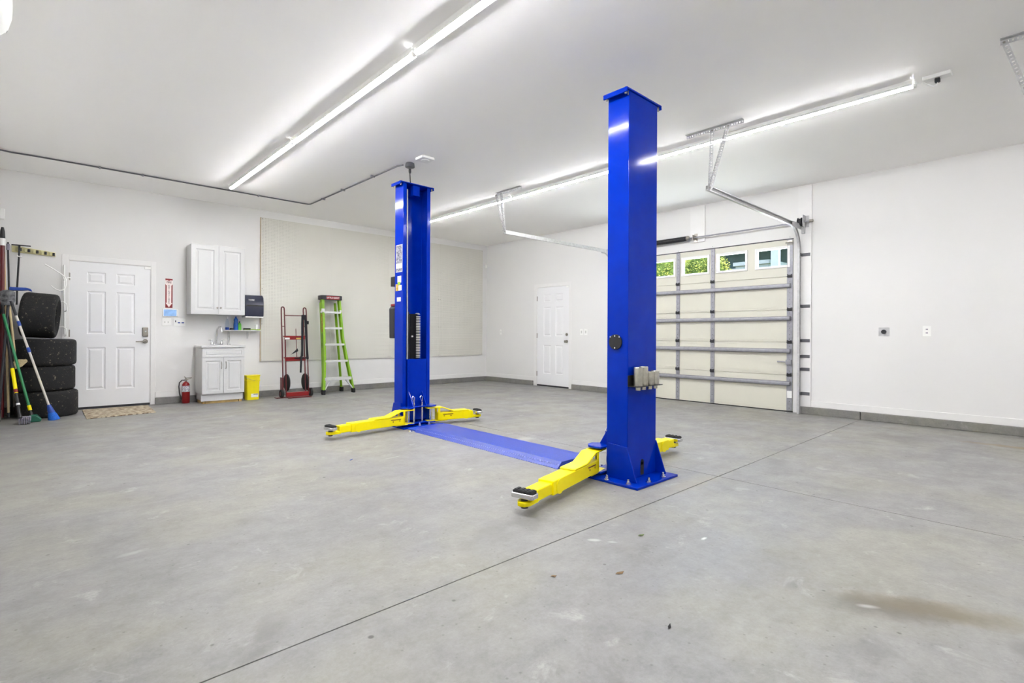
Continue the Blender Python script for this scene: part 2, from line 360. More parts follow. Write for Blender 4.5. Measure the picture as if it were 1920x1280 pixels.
struct(MB().box((XL, -.013, CH), (DB[0]-.085, 0, CH+.085)).box((DB[1]+.062, -.013, CH), (0, 0, CH+.085)).build('baseboard_back', M_trim, bevel=.004))
struct(MB().box((-.013, DR[1]+.09, CH), (0, 0, CH+.085)).box((-.013, GY1+.14, CH), (0, DR[0]-.10, CH+.085)).box((-.013, YF, CH), (0, GY0-.235, CH+.085)).build('baseboard_right', M_trim, bevel=.004))
struct(MB().box((XL, YF, CH+.02), (XL+.013, 0, CH+.10)).build('baseboard_left', M_trim, bevel=.004))

# panelled leaf: front face lies in plane t=0, recess goes +t; fn(a,b,t)->xyz, a across, b up
def leaf(mb, fn, a0, a1, b0, b1, cols, rows, thick, prof=((0, 0), (.010, .009), (.024, .009), (.040, .002))):
    xs = sorted({a0, a1, *[c for p in cols for c in p]}); zs = sorted({b0, b1, *[c for p in rows for c in p]})
    for i in range(len(xs)-1):
        for j in range(len(zs)-1):
            A0, A1, B0, B1 = xs[i], xs[i+1], zs[j], zs[j+1]
            if (A0, A1) in cols and (B0, B1) in rows:
                loops = [[fn(A0+d, B0+d, t), fn(A1-d, B0+d, t), fn(A1-d, B1-d, t), fn(A0+d, B1-d, t)] for d, t in prof]
                for k in range(len(loops)-1):
                    for q in range(4): mb.add([loops[k][q], loops[k][(q+1) % 4], loops[k+1][(q+1) % 4], loops[k+1][q]], [(0, 1, 2, 3)])
                mb.add(loops[-1], [(0, 1, 2, 3)])
            else: mb.add([fn(A0, B0, 0), fn(A1, B0, 0), fn(A1, B1, 0), fn(A0, B1, 0)], [(0, 1, 2, 3)])
    p = [fn(a0, b0, 0), fn(a1, b0, 0), fn(a1, b1, 0), fn(a0, b1, 0), fn(a0, b0, thick), fn(a1, b0, thick), fn(a1, b1, thick), fn(a0, b1, thick)]
    mb.add(p, [(0, 1, 5, 4), (1, 2, 6, 5), (2, 3, 7, 6), (3, 0, 4, 7), (4, 5, 6, 7)])
    return mb

def six_panel_door(name, fn, w_, h, keypad):
    """fn(a,b,t): a from hinge side to latch side, b up, t into the wall"""
    root = sempty(name, fn(w_/2, 0, 0)); O = root.location
    cl = [(.19, .40), (.52, .74)] if keypad else [(.19, .40), (.53, .74)]
    rw = [(.27, .87), (1.06, 1.67), (1.78, 1.94)]
    leaf(MB(O), fn, .004, w_-.004, .032, h-.005, cl, rw, .042).build('door_slab', M_door, root)
    fr = MB(O)
    for a0, a1, b0, b1 in ((-.080, -.006, 0, h+.075), (w_+.006, w_+.068, 0, h+.075), (-.006, w_+.006, h+.006, h+.075)):
        p, q = fn(a0, b0, -.016), fn(a1, b1, .0); fr.box(p, q)
    for a0, a1, b0, b1 in ((-.0, .004, 0, h), (w_-.004, w_, 0, h), (0, w_, h-.004, h)):
        fr.box(fn(a0, b0, 0), fn(a1, b1, .12))
    fr.build('door_frame', M_trim, root, bevel=.004)
    MB(O).box(fn(0, 0, .0), fn(w_, .030, .06)).build('threshold', M_dark, root)
    for z in (.26, 1.07, 1.86):
        MB(O).box(fn(-.004, z-.05, -.006), fn(.010, z+.05, .004)).tube([fn(-.001, z-.052, -.008), fn(-.001, z+.052, -.008)], .006, 8).build('hinge', M_nick, root)
    lk = MB(O); kx = w_-.062
    if keypad:
        lk.box(fn(kx-.037, 1.025, -.024), fn(kx+.037, 1.165, 0)); o = lk.build('keypad_lock', M_nick, root, bevel=.014, seg=3)
        MB(O).tube([fn(kx, 1.105, -.026), fn(kx, 1.105, -.036)], .012, 12).build('thumb_turn', M_chrome, o)
        hd = MB(O).tube([fn(kx, .955, 0), fn(kx, .955, -.018)], .033, 24).tube([fn(kx, .955, -.018), fn(kx, .955, -.045), fn(kx-.02, .956, -.052), fn(kx-.12, .952, -.050)], [.012, .012, .011, .008], 12)
    else:
        lk.tube([fn(kx, 1.095, 0), fn(kx, 1.095, -.014)], .030, 24).box(fn(kx-.004, 1.078, -.028), fn(kx+.004, 1.112, -.014)); lk.build('deadbolt', M_nick, root)
        hd = MB(O).tube([fn(kx, .955, 0), fn(kx, .955, -.010)], .032, 24)
        hd.tube([fn(kx, .955, -.010), fn(kx, .955, -.035), fn(kx, .955, -.045), fn(kx, .955, -.06), fn(kx, .955, -.068)], [.012, .012, .024, .028, .016], 16)
    hd.build('door_handle', M_nick, root)
    MB(O).box(fn(w_-.075, h-.045, -.022), fn(w_+.002, h-.005, -.001)).build('door_sensor', M_wplas, root, bevel=.003)
    return root
six_panel_door('door_1', lambda a, b, t: (DB[0]+a, .012+t, b), DB[1]-DB[0], DB[2], True)
six_panel_door('door_2', lambda a, b, t: (.012+t, DR[1]-a, b), DR[1]-DR[0], DR[2], False)

# ------------------------------------------------------------------ overhead door (setting) with windows
g = sempty('door_3', (.02, (GY0+GY1)/2, 0)); GO = g.location
seams = [0.0, .525, .995, 1.460, 1.935, GH]
WIN = [(-6.745+.6*k+.0, -6.745+.6*k+.505) for k in range(5)]      # window frames along y
WIN = [(c-.245, c+.245) for c in (-6.482, -5.882, -5.285, -4.688, -4.09)]
WZ = (2.068, 2.380)
for i in range(5):
    z0, z1 = seams[i]+(.012 if i == 0 else .003), seams[i+1]-.003
    p = MB(GO)
    if i < 4: p.box((.020, GY0+.004, z1), (.045, GY1-.004, z1+.006))
    if i < 4:
        p.box((0, GY0+.004, z0), (.045, GY1-.004, z1))
        p.box((-.004, GY0+.004, z0+.03), (0, GY1-.004, z0+.05))
    else:
        p.box((0, GY0+.004, z0), (.045, GY1-.004, WZ[0]+.02)).box((0, GY0+.004, WZ[1]-.02), (.045, GY1-.004, z1))
        ys = [GY0+.004] + [v for a in WIN for v in (a[0]+.02, a[1]-.02)] + [GY1-.004]
        for k in range(0, len(ys), 2): p.box((0, ys[k], WZ[0]+.02), (.045, ys[k+1], WZ[1]-.02))
    p.build('door_section', M_gdoor, g)
for a in WIN:
    f = MB(GO); t = .034
    f.box((-.014, a[0], WZ[0]), (.005, a[0]+t, WZ[1])).box((-.014, a[1]-t, WZ[0]), (.005, a[1], WZ[1])).box((-.014, a[0]+t, WZ[0]), (.005, a[1]-t, WZ[0]+t)).box((-.014, a[0]+t, WZ[1]-t), (.005, a[1]-t, WZ[1]))
    f.box((.005, a[0]+.022, WZ[0]+.022), (.05, a[0]+t, WZ[1]-.022)).box((.005, a[1]-t, WZ[0]+.022), (.05, a[1]-.022, WZ[1]-.022)).box((.005, a[0]+t, WZ[0]+.022), (.05, a[1]-t, WZ[0]+t)).box((.005, a[0]+t, WZ[1]-t), (.05, a[1]-t, WZ[1]-.022))
    fo = f.build('window_frame', M_trim, g, bevel=.004)
    MB(GO).box((.022, a[0]+t-.004, WZ[0]+t-.004), (.026, a[1]-t+.004, WZ[1]-t+.004)).build('pane', M_glass, fo)
def stile(y, w_, name='stile'):
    s = MB(GO)
    for i in range(5): s.box((-.012, y-w_/2, seams[i]+(.02 if i == 0 else .004)), (0, y+w_/2, seams[i+1]-.004))
    o = s.build(name, M_galvd, g)
    h = MB(GO)
    for i in range(5):
        z = seams[i]
        while z < seams[i+1]-.04:
            z += .052+.02*((i*7+int(z*50)) % 3); h.box((-.0125, y-.004, z), (-.0115, y+.004, z+.008))
    h.build('screw', M_slot, o); return o
for y in (-5.585, -4.985): stile(y, .062)
stile(GY0+.045, .075); stile(GY1-.045, .075)
for z in seams[1:5]:
    for y in (-5.585, -4.985, GY0+.045, GY1-.045):
        h = MB(GO); e = .03
        h.box((-.020, y-e, z-.022), (-.012, y+e, z+.022)).tube([(-.024, y-.035, z), (-.024, y+.035, z)], .007, 8)
        h.box((-.03, y-e, z-.012), (-.02, y-e+.012, z+.03)).box((-.03, y+e-.012, z-.012), (-.02, y+e, z+.03))
        h.build('hinge', M_dark, g)
for z in (1.803, 1.335, .870, .405):
    s = MB(GO); s.prism([(-.012, z-.032), (-.055, z-.022), (-.058, z-.014), (-.058, z+.014), (-.055, z+.022), (-.012, z+.032), (-.012, z+.028), (-.050, z+.012), (-.050, z-.012), (-.012, z-.028)], lambda a, b, t: (a, t, b), GY0+.03, GY1-.03)
    s.build('strut', M_galvd, g)
for y in (GY0+.04, GY1-.04): MB(GO).box((-.03, y-.035, 2.385), (-.012, y+.035, 2.445)).tube([(-.05, y-.05, 2.41), (-.05, y+.05, 2.41)], .012, 10).build('top_roller_bracket', M_nick, g)
MB(GO).box((-.006, GY0+.004, .0), (.05, GY1-.004, .014)).build('bottom_seal', M_rub, g)
MB(GO).box((-.014, GY0+.01, .30), (-.0125, GY0+.075, .18+.02)).build('sticker', M_paper, g)
lk = MB(GO); lk.box((-.05, GY0+.01, .675), (-.012, GY0+.085, .745)).tube([(-.035, GY0+.08, .71), (-.035, GY0+.16, .715), (-.035, GY0+.20, .715)], [.009, .009, .012], 10)
lk.build('slide_lock', M_galvd, g, bevel=.004)
# header seal line and jamb boards
struct(MB().box((-.006, GY0, GH-.002), (0, GY1, GH+.012)).build('trim_4', M_dark))
struct(MB().box((-.022, GY0-.235, CH), (0, GY0-.06, H-.005)).box((-.022, GY1+.06, CH), (0, GY1+.20, H-.005)).build('trim_5', M_trim, bevel=.002))
struct(MB().box((-.024, -5.455, 2.60), (0, -5.205, H-.02)).build('trim_6', M_trim, bevel=.002))

# tracks, sweeping a C profile along a path in the xz plane
def track(name, y, s, label):
    root = thing(name, label, 'door track', (-.075, y, 0)); O = root.location
    R = .34; zt = 2.615; xv = -.072
    path = [(xv, .0), (xv, 1.0), (xv, zt-R)] + [(xv-R+R*math.cos(a), zt-R+R*math.sin(a)) for a in [PI/2*k/9 for k in range(1, 10)]] + [(-1.4, zt), (-2.80, zt)]
    prof = [(-.027, -.014), (-.027, .016), (-.020, .016), (-.020, -.008), (.020, -.008), (.020, .016), (.027, .016), (.027, -.014)]
    vs = []; fs = []; n = len(prof)
    for i, (px, pz) in enumerate(path):
        a = Vector(path[max(0, i-1)]); b = Vector(path[min(len(path)-1, i+1)]); t = (b-a).normalized(); nn = Vector((-t.y, t.x))
        for u, v in prof: vs.append((px+nn.x*u, y-s*v, pz+nn.y*u))
    for i in range(len(path)-1):
        for k in range(n): fs.append((i*n+k, i*n+(k+1) % n, (i+1)*n+(k+1) % n, (i+1)*n+k))
    fs += [tuple(range(n)), tuple(range((len(path)-1)*n, len(path)*n))]
    MB(O).add(vs, fs).build('rail', M_galv, root)
    for z in (.28, .62, .80, 1.02, 1.50, 2.22):
        MB(O).box((-.028, y-s*.02, z-.022), (-.022, y-s*.125, z+.022)).box((-.09, y-s*.02, z-.02), (-.022, y-s*.024, z+.02)).build('track_bracket', M_brk, root)
    b = MB(O); b.box((-.40, y-s*.018, zt-.045), (-.022, y-s*.022, zt+.03)).box((-.06, y-s*.02, zt-.10), (-.023, y-s*.06, zt+.03)); b.build('flag_bracket', M_galv, root)
    return root
track('door_track', -6.865, 1, 'galvanised overhead door track curving up at the right jamb')
track('door_track', -3.705, -1, 'galvanised overhead door track curving into the ceiling beyond the near blue post')
def perf(mb, a, b, w_, side, n_=None):
    """perforated flat strap from a to b; side = unit vector across"""
    a, b, side = Vector(a), Vector(b), Vector(side); d = b-a; L = d.length; d.normalize(); nr = side.cross(d)*.0012
    def q(s0, s1, t0, t1):
        p = [a+d*s+side*t for s, t in ((s0, t0), (s1, t0), (s1, t1), (s0, t1))]; mb.add([x-nr for x in p]+[x+nr for x in p], [(0, 1, 2, 3), (7, 6, 5, 4), (0, 1, 5, 4), (1, 2, 6, 5), (2, 3, 7, 6), (3, 0, 4, 7)])
    q(0, L, -w_/2, -w_/2+w_*.27); q(0, L, w_/2-w_*.27, w_/2)
    n = max(2, int(L/.0254)); st = L/n
    for i in range(n+1): q(max(0, i*st-.0078), min(L, i*st+.0078), -w_*.24, w_*.24)
def hanger(label, x, ya, yb, st, ylow, xl=None):
    root = thing('track_hanger', label, 'hanger', (x, (ya+yb)/2, H)); O = root.location; xl = x if xl is None else xl
    m = MB(O); perf(m, (x, ya, H-.019), (x, yb, H-.019), .036, (0, 0, 1)); m.box((x, ya, H-.003), (x-.04, yb, H)); m.build('ceiling_angle', M_galv, root)
    for y in st:
        m = MB(O); s = Vector((0, 1, 0)); d = Vector((xl-x, ylow-y, -.57)).normalized(); sd = (s-d*s.dot(d)).normalized()
        perf(m, (x+.004, y, H-.01), (xl+.004, ylow, 2.585), .034, sd); m2 = sd.cross(d)
        perf(m, Vector((x+.004, y, H-.01))+sd*.017, Vector((xl+.004, ylow, 2.60))+sd*.017, .026, m2); m.build('strap', M_galv, root)
        b = MB(O).tube([(x-.006, y, H-.022), (x+.016, y, H-.022)], .008, 6); b.build('bolt', M_nick, root)
    MB(O).tube([(xl-.008, ylow, 2.612), (xl+.02, ylow, 2.612)], .008, 6).build('bolt', M_nick, root)
hanger('perforated steel hanger on ceiling beside the near blue post, carrying the right track', -2.83, -6.655, -7.255, (-6.935, -7.10), -6.895, -2.79)
hanger('perforated steel hanger between the two blue posts, carrying the left track', -2.83, -3.60, -4.12, (-3.575, -3.69), -3.735, -2.79)
hanger('perforated steel ceiling hanger cut off by the right edge of the photo', -2.85, -9.08, -9.70, (-9.10, -9.5), -9.27, -2.85)

# torsion shaft, spring
root = thing('torsion_spring_assembly', 'black torsion spring on its steel shaft above the overhead door', 'spring', (-.095, -5.285, 2.67)); O = root.location
MB(O).tube([(-.095, -7.02, 2.668), (-.095, -3.58, 2.668)], .0105, 12).build('shaft', M_galvd, root)
m = MB(O); pts = []; tn = 92; L0, L1 = -4.12, -5.19
for i in range(tn*9+1):
    a = 2*PI*i/9; pts.append((-.095+.036*math.cos(a), L0+(L1-L0)*i/(tn*9), 2.668+.036*math.sin(a)))
m.tube(pts, .0056, 5); m.build('spring', M_black, root)
for y in (-5.20, -4.10): MB(O).lathe((-.095, y, 2.668), [(.02, -.035), (.036, -.02), (.042, 0), (.042, .012), (.028, .03)], 16, 'y').build('winding_cone', M_nick, root)
MB(O).box((-.03, -5.335, 2.60), (-.024, -5.275, 2.74)).box((-.135, -5.308, 2.63), (-.024, -5.302, 2.71)).build('centre_bracket', M_nick, root)
for y, s in ((-6.93, 1), (-3.64, -1)):
    MB(O).box((-.14, y-.003, 2.60), (-.024, y+.003, 2.76)).box((-.03, y-s*.045, 2.60), (-.024, y, 2.76)).build('bearing_plate', M_galv, root)
    MB(O).lathe((-.095, y+s*.045, 2.668), [(.03, -.03), (.062, -.025), (.062, -.018), (.052, -.012), (.052, .02), (.064, .026), (.03, .03)], 20, 'y').build('cable_drum', M_dark, root)
MB(O).tube([(-.095, -7.00, 2.668), (-.095, -7.045, 2.668)], .02, 12).build('shaft_collar', M_nick, root)

# ------------------------------------------------------------------ ceiling tubes
ends = [-1.25, -3.675, -6.115, -8.56]; ZT = 3.158
def tube_light(x, y0, y1, label, grp):
    root = thing('tube_light', label, 'ceiling light', (x, (y0+y1)/2, H), 0, grp); O = root.location
    MB(O).prism([(-.030, H), (.030, H), (.014, H-.022), (-.014, H-.022)], lambda a, b, t: (x+a, t, b), y0-.004, y1+.004).build('housing', M_wplas, root)
    MB(O).tube([(x, y0-.018, ZT), (x, y1+.018, ZT)], .0185, 12).build('tube', M_tube if x < -4 else M_tube2, root)
    MB(O).prism([(-.0300, ZT-.0065), (-.0300, ZT-.0045), (-.0205, ZT+.010), (-.012, ZT+.020), (.012, ZT+.020), (.0205, ZT+.010), (.0300, ZT-.0045), (.0300, ZT-.0065), (.0188, ZT-.001), (.0188, ZT+.006), (-.0188, ZT+.006), (-.0188, ZT-.001)], lambda a, b, t: (x+a, t, b), y0-.02, y1+.02).build('spine', M_wplas, root)
    for y in (y0, y1):
        s = 1 if y == y0 else -1
        MB(O).tube([(x, y+s*.002, ZT), (x, y-s*.018, ZT)], .0205, 12).box((x-.008, y-s*.014, ZT), (x+.008, y-s*.002, H-.01)).build('end_cap', M_wplas, root)
nm = ['far', 'middle', 'near']
for x, run, g_ in ((-5.850, 'left', 'tube lights of the left run'), (-2.58, 'right', 'tube lights of the right run')):
    for k in range(3):
        if run == 'left': lb = ['lit tube light of the left ceiling run, the end nearest the pegboard wall', 'middle lit tube light of the left ceiling run', 'lit tube light of the left ceiling run, cut off by the top edge'][k]
        else: lb = ['lit tube light of the right ceiling run, far end behind the far blue post', 'middle lit tube light of the right run, between the blue posts', 'lit tube light of the right run, ending at the white outlet box'][k]
        tube_light(x, ends[k]-.004, ends[k+1]+.004, lb, g_)
    for k in range(1): tube_light(x, -9.6, -12.04, 'unseen tube light added past the %s ceiling run behind the viewer' % run, g_)  # tubes added out of view behind the camera to help light the room
root = thing('ceiling_outlet', 'white ceiling outlet box with black plug at the end of the right light run', 'outlet', (-2.56, -8.70, H)); O = root.location
MB(O).box((-2.60, -8.60, H-.03), (-2.52, -8.78, H)).build('box', M_wplas, root, bevel=.004)
MB(O).box((-2.582, -8.675, H-.065), (-2.548, -8.71, H-.03)).build('plug', M_black, root, bevel=.006)
MB(O).tube([(-2.58, -8.56, ZT+.005), (-2.575, -8.60, ZT+.01), (-2.572, -8.63, ZT-.02), (-2.568, -8.665, ZT-.048), (-2.566, -8.69, ZT-.04), (-2.565, -8.695, ZT-.01)], .003, 6).build('cord', M_wplas, root)

# ------------------------------------------------------------------ conduit, junction box, smoke alarm, sensors
xc, yc = -4.62, -1.0
pts = [(-8.225, -1.10, 2.2), (-8.225, -1.10, H-.06), (-8.20, -1.06, H-.025), (-8.12, -.98, H-.012), (-7.9, yc, H-.012), (xc-.10, yc, H-.012), (xc-.03, yc-.01, H-.012), (xc-.005, yc-.045, H-.012), (xc, yc-.12, H-.012), (-4.585, -3.0, H-.012), (-4.575, -3.70, H-.012), (-4.56, -3.80, H-.02)]
o = MB((xc, yc, H)).tube(pts, .009, 8).build('conduit', M_brk); tag(o, 'thin grey metal conduit bent across the ceiling to the far blue post', 'conduit')
for x in (-7.3, -6.85, -5.4): MB((xc, yc, H)).box((x-.010, yc-.028, H-.025), (x+.010, yc+.028, H-.002)).build('clip', M_galvd, o)
for y in (-1.5, -2.2, -3.1): MB((xc, yc, H)).box((-4.635, y-.010, H-.025), (-4.575, y+.010, H-.002)).build('clip', M_galvd, o)
root = thing('junction_box', 'round grey ceiling junction box with black cord above the far blue post', 'junction box', (-4.50, -3.86, H)); O = root.location
MB(O).lathe((-4.50, -3.86, H), [(.001, -.060), (.04, -.058), (.058, -.050), (.060, -.04), (.052, 0)], 24).build('housing', M_brk, root)
MB(O).tube([(-4.50, -3.86, H-.07), (-4.50, -3.86, H-.11), (-4.50, -3.86, H-.125)], [.016, .016, .01], 12).build('cord_grip', M_black, root)
MB(O).tube([(-4.50, -3.86, H-.11), (-4.502, -3.87, H-.22), (-4.505, -3.90, 2.882)], .0065, 8).build('cord', M_black, root)
root = thing('smoke_alarm', 'flat white smoke alarm on the ceiling above the far blue post', 'smoke alarm', (-4.47, -4.15, H)); O = root.location
MB(O).prism([(-.09, -.07), (-.07, -.09), (.07, -.09), (.09, -.07), (.09, .07), (.07, .09), (-.07, .09), (-.09, .07)], lambda a, b, t: (-4.47+a, -4.15+b, t), H-.028, H).build('housing', M_wplas, root, bevel=.006)
MB(O).lathe((-4.47, -4.15, H), [(.001, -.036), (.045, -.034), (.05, -.028)], 20).build('cover', M_wplas, root)
def wallbox(name, label, cat, a, b, m=M_wplas, bev=.004, grp=None):
    a, b = Vector(a), Vector(b); c = (a+b)/2
    o = MB(c).box(a, b).build(name, m, bevel=bev); o.location = c; return tag(o, label, cat, grp)
wallbox('motion_sensor', 'small white motion sensor in the far corner right of the pegboard', 'sensor', (-.07, -.045, 2.66), (-.02, -.005, 2.75), bev=.012)
wallbox('door_chime', 'small white sensor high on the left end of the back wall', 'sensor', (-8.238, -.035, 2.545), (-8.19, 0, 2.68), bev=.006)

# wall plates
def plate(name, label, cat, fn, w_, h, holes, hm=M_dark, bm_=M_wplas):
    c = Vector(fn(0, 0, 0)); root = thing(name, label, cat, c)
    MB(c).box(fn(-w_/2, -h/2, 0), fn(w_/2, h/2, .006)).build('cover_plate', bm_, root, bevel=.002)
    for (a, b, s, t) in holes: MB(c).box(fn(a-s/2, b-t/2, .004), fn(a+s/2, b+t/2, .010)).build('toggle' if cat == 'light switch' else 'socket', hm, root, bevel=.001)
    return root
BW = lambda x, z: (lambda a, b, t: (x+a, -t, z+b)); RW = lambda y, z: (lambda a, b, t: (-t, y+a, z+b))
M_tog = mat('pale switch toggle', rgb(196, 196, 192), .4)
plate('switch_plate', 'white double light switch plate under the lit keypad', 'light switch', BW(-6.417, 1.25), .118, .115, [(-.022, 0, .012, .024), (.022, 0, .012, .024)], M_tog)
o = plate('switch_plate', 'white switch plate with dark and blue toggles below the keypad, right one', 'light switch', BW(-6.25, 1.249), .160, .115, [(-.05, .015, .012, .03)], M_black)
for a in (-.005, .045): MB((-6.25, 0, 1.249)).box((-6.25+a-.016, -.006, 1.236), (-6.25+a+.016, -.016, 1.251)).build('toggle', M_tblue, o, bevel=.002)
plate('switch_plate', 'white switch plate on the right wall, left of the white door', 'light switch', RW(-.525, 1.15), .075, .118, [(0, 0, .012, .024)], M_tog)
plate('switch_plate', 'white switch plate right of the right wall door, the one nearer the door', 'light switch', RW(-2.915, 1.145), .075, .118, [(0, 0, .03, .055)], M_tog)
plate('switch_plate', 'white switch plate right of the right wall door, the one farther from it', 'light switch', RW(-3.02, 1.145), .075, .118, [(0, 0, .03, .055)], M_tog)
plate('wall_outlet', 'white duplex wall outlet on the right wall beside a round dark socket', 'outlet', RW(-8.265, 1.15), .082, .125, [(0, .022, .022, .014), (0, -.022, .022, .014)], M_graypl)
root = thing('power_socket', 'metal plate with round black power socket on the right wall', 'outlet', (0, -7.836, 1.142))
c = root.location
MB(c).box((-.008, -7.892, 1.088), (0, -7.780, 1.196)).build('cover_plate', M_galv, root, bevel=.002)
MB(c).tube([(-.008, -7.836, 1.142), (-.022, -7.836, 1.142)], .027, 24).build('socket', M_black, root)

# mini split high on the left wall
root = thing('air_conditioner', 'white wall air conditioner cut off at the top left corner', 'air conditioner', (XL, -5.9, 2.70)); O = root.location
pr = [(0, 2.72), (.10, 2.705), (.17, 2.725), (.215, 2.775), (.233, 2.85), (.236, 2.93), (.22, 3.0), (.18, 3.02), (0, 3.02)]
MB(O).prism(pr, lambda a, b, t: (XL+a, t, b), -5.32, -6.15).build('body', M_wplas, root, angle=60, bevel=.006)
MB(O).box((XL+.08, -5.38, 2.700), (XL+.17, -6.10, 2.712)).build('louvre', M_tog, root)
text('Y', .022, textM((XL+.212, -5.333, 2.768), (0, 1, 0), (.3, 0, 1)), 'logo', M_dark, root, loc0=O)

# ------------------------------------------------------------------ pegboard (four sheets)
px = [-5.068, -3.838, -2.607, -1.377, -.146]
pl = ['off-white pegboard sheet at the left end, behind the red hand truck', 'off-white pegboard sheet directly left of the far blue post', 'off-white pegboard sheet partly hidden by the far blue post', 'off-white pegboard sheet at the right end by the room corner']
for k in range(4):
    c = Vector(((px[k]+px[k+1])/2, 0, 1.83)); root = thing('pegboard', pl[k], 'pegboard', c, 0, 'pegboard sheets on the back wall')
    MB(c).box((px[k]+.0008, -.026, .605), (px[k+1]-.0008, -.020, 3.073)).build('sheet', M_peg, root)
    for z in (.615, 3.033): MB(c).box((px[k]+.01, -.020, z), (px[k+1]-.01, 0, z+.03)).build('batten', M_rack, root)
    if k == 0: MB(c).box((px[0]-.003, -.026, .605), (px[0], 0, 3.073)).build('edge', M_wood, root)
    for x in (px[k]+.02, px[k+1]-.02):
        for z in (.63, 1.25, 1.85, 2.45, 3.05): MB(c).tube([(x, -.0255, z), (x, -.0285, z)], .008, 8).build('screw', M_nick, root)

# ------------------------------------------------------------------ sign, keypad
root = thing('fire_extinguisher_sign', 'red and white vertical fire extinguisher arrow sign above the keypad', 'sign', (-6.388, 0, 1.69)); O = root.location
MB(O).box((-6.435, -.003, 1.470), (-6.341, 0, 1.918)).build('backing', M_red, root)
ar = MB(O); ar.prism([(-.047, 1.892), (-.016, 1.892), (0, 1.880), (.016, 1.892), (.047, 1.892), (.047, 1.832), (.030, 1.812), (.030, 1.545), (.044, 1.545), (0, 1.478), (-.044, 1.545), (-.030, 1.545), (-.030, 1.812), (-.047, 1.832)], lambda a, b, t: (-6.388+a, t, b), -.0042, -.003)
ar.build('arrow', mat('pale sign white', rgb(240, 226, 222), .5), root)
text('FIRE', .042, textM((-6.388, -.0046, 1.861), (1, 0, 0), (0, 0, 1)), 'lettering', M_dred, root, .85, loc0=O)
for i, ch in enumerate('EXTINGUISHER'): text(ch, .027, textM((-6.388, -.0046, 1.812-i*.0245), (1, 0, 0), (0, 0, 1)), 'lettering', M_dark, root, 1.1, loc0=O)
root = thing('keypad', 'white wall keypad with glowing pale blue screen under the fire sign', 'keypad', (-6.37, 0, 1.392)); O = root.location
MB(O).box((-6.47, -.022, 1.333), (-6.268, 0, 1.452)).build('case', M_wplas, root, bevel=.006)
MB(O).box((-6.458, -.0235, 1.343), (-6.292, -.022, 1.443)).build('screen', M_screen, root)

# ------------------------------------------------------------------ wall cabinet
root = thing('wall_cabinet', 'white two-door wall cabinet hung above the sink', 'cabinet', (-5.78, 0, 1.375)); O = root.location
MB(O).box((-6.155, -.305, 1.375), (-5.403, 0, 2.452)).build('carcass', M_cab, root, bevel=.002)
for s, a0, a1, kx in ((0, -6.157, -5.781, -5.803), (1, -5.778, -5.401, -5.755)):
    d = leaf(MB(O), lambda a, b, t: (a, -.326+t, b), a0, a1, 1.380, 2.452, [(a0+.062, a1-.062)], [(1.448, 2.384)], .021).build('door', M_cab, root)
    MB(O).lathe((kx, -.326, 1.482), [(.005, 0), (.005, -.012), (.013, -.018), (.014, -.026), (.006, -.030), (.001, -.031)], 16, 'y').build('knob', M_nick, d)

# sink base cabinet
YFc = -.50
root = thing('sink_cabinet', 'white sink cabinet with two doors standing on wood blocks', 'sink cabinet', (-5.74, -.26, 0)); O = root.location
MB(O).box((-6.040, YFc+.018, .148), (-5.450, -.045, .855)).box((-6.022, YFc+.045, .042), (-5.470, -.045, .148)).build('carcass', M_cab, root, bevel=.002)
MB(O).box((-6.045, YFc+.040, .040), (-5.462, YFc+.046, .148)).build('toe_kick', M_cab, root)
top = MB(O); a0, a1, b0, b1 = -6.052, -5.436, YFc-.012, -.042; i0, i1, j0, j1 = a0+.09, a1-.09, b0+.07, b1-.11
for q in ((a0, b0, i0, b1), (i1, b0, a1, b1), (i0, b0, i1, j0), (i0, j1, i1, b1)): top.box((q[0], q[1], .860), (q[2], q[3], .893))
top.box((i0, j0, .74), (i1, j1, .75)); top.box((i0-.006, j0, .745), (i0, j1, .86)); top.box((i1, j0, .745), (i1+.006, j1, .86)); top.box((i0, j0-.006, .745), (i1, j0, .86)); top.box((i0, j1, .745), (i1, j1+.006, .86))
top.build('basin_top', M_cab, root, bevel=.004)
fnc = lambda a, b, t: (a, YFc+t, b)
leaf(MB(O), fnc, -6.038, -5.452, .712, .850, [(-5.998, -5.492)], [(.742, .820)], .018, ((0, 0), (.006, .004), (.012, .004), (.018, 0))).build('drawer_front', M_cab, root)
for a0, a1, hx in ((-6.038, -5.749, -5.780), (-5.745, -5.452, -5.716)):
    d = leaf(MB(O), fnc, a0, a1, .152, .706, [(a0+.045, a1-.045)], [(.198, .660)], .018).build('door', M_cab, root)
    MB(O).tube([(hx, YFc, .64), (hx, YFc-.022, .628), (hx, YFc-.028, .588), (hx, YFc-.022, .545), (hx, YFc, .532)], .0055, 8).build('handle', M_nick, d)
for x0, x1, y0, y1 in ((-5.985, -5.52, YFc+.055, YFc+.094), (-5.515, -5.477, YFc+.02+.02, -.1), (-6.02, -5.99, YFc+.06, -.1)): MB(O).box((x0, y0, 0), (x1, y1, .0395)).build('wood_block', M_wood, root, bevel=.002)
root = thing('faucet', 'chrome gooseneck faucet with two lever handles on the sink top', 'faucet', (-5.735, -.10, .893)); O = root.location; fx = -5.752
MB(O).box((fx-.085, -.125, .893), (fx+.085, -.075, .912)).build('base', M_chrome, root, bevel=.008)
MB(O).tube([(fx, -.10, .905), (fx, -.10, 1.11), (fx+.006, -.115, 1.16), (fx+.018, -.14, 1.185), (fx+.036, -.17, 1.185), (fx+.046, -.19, 1.16), (fx+.05, -.20, 1.10)], [.014, .0115, .0115, .0115, .0115, .0115, .013], 12).build('spout', M_chrome, root)
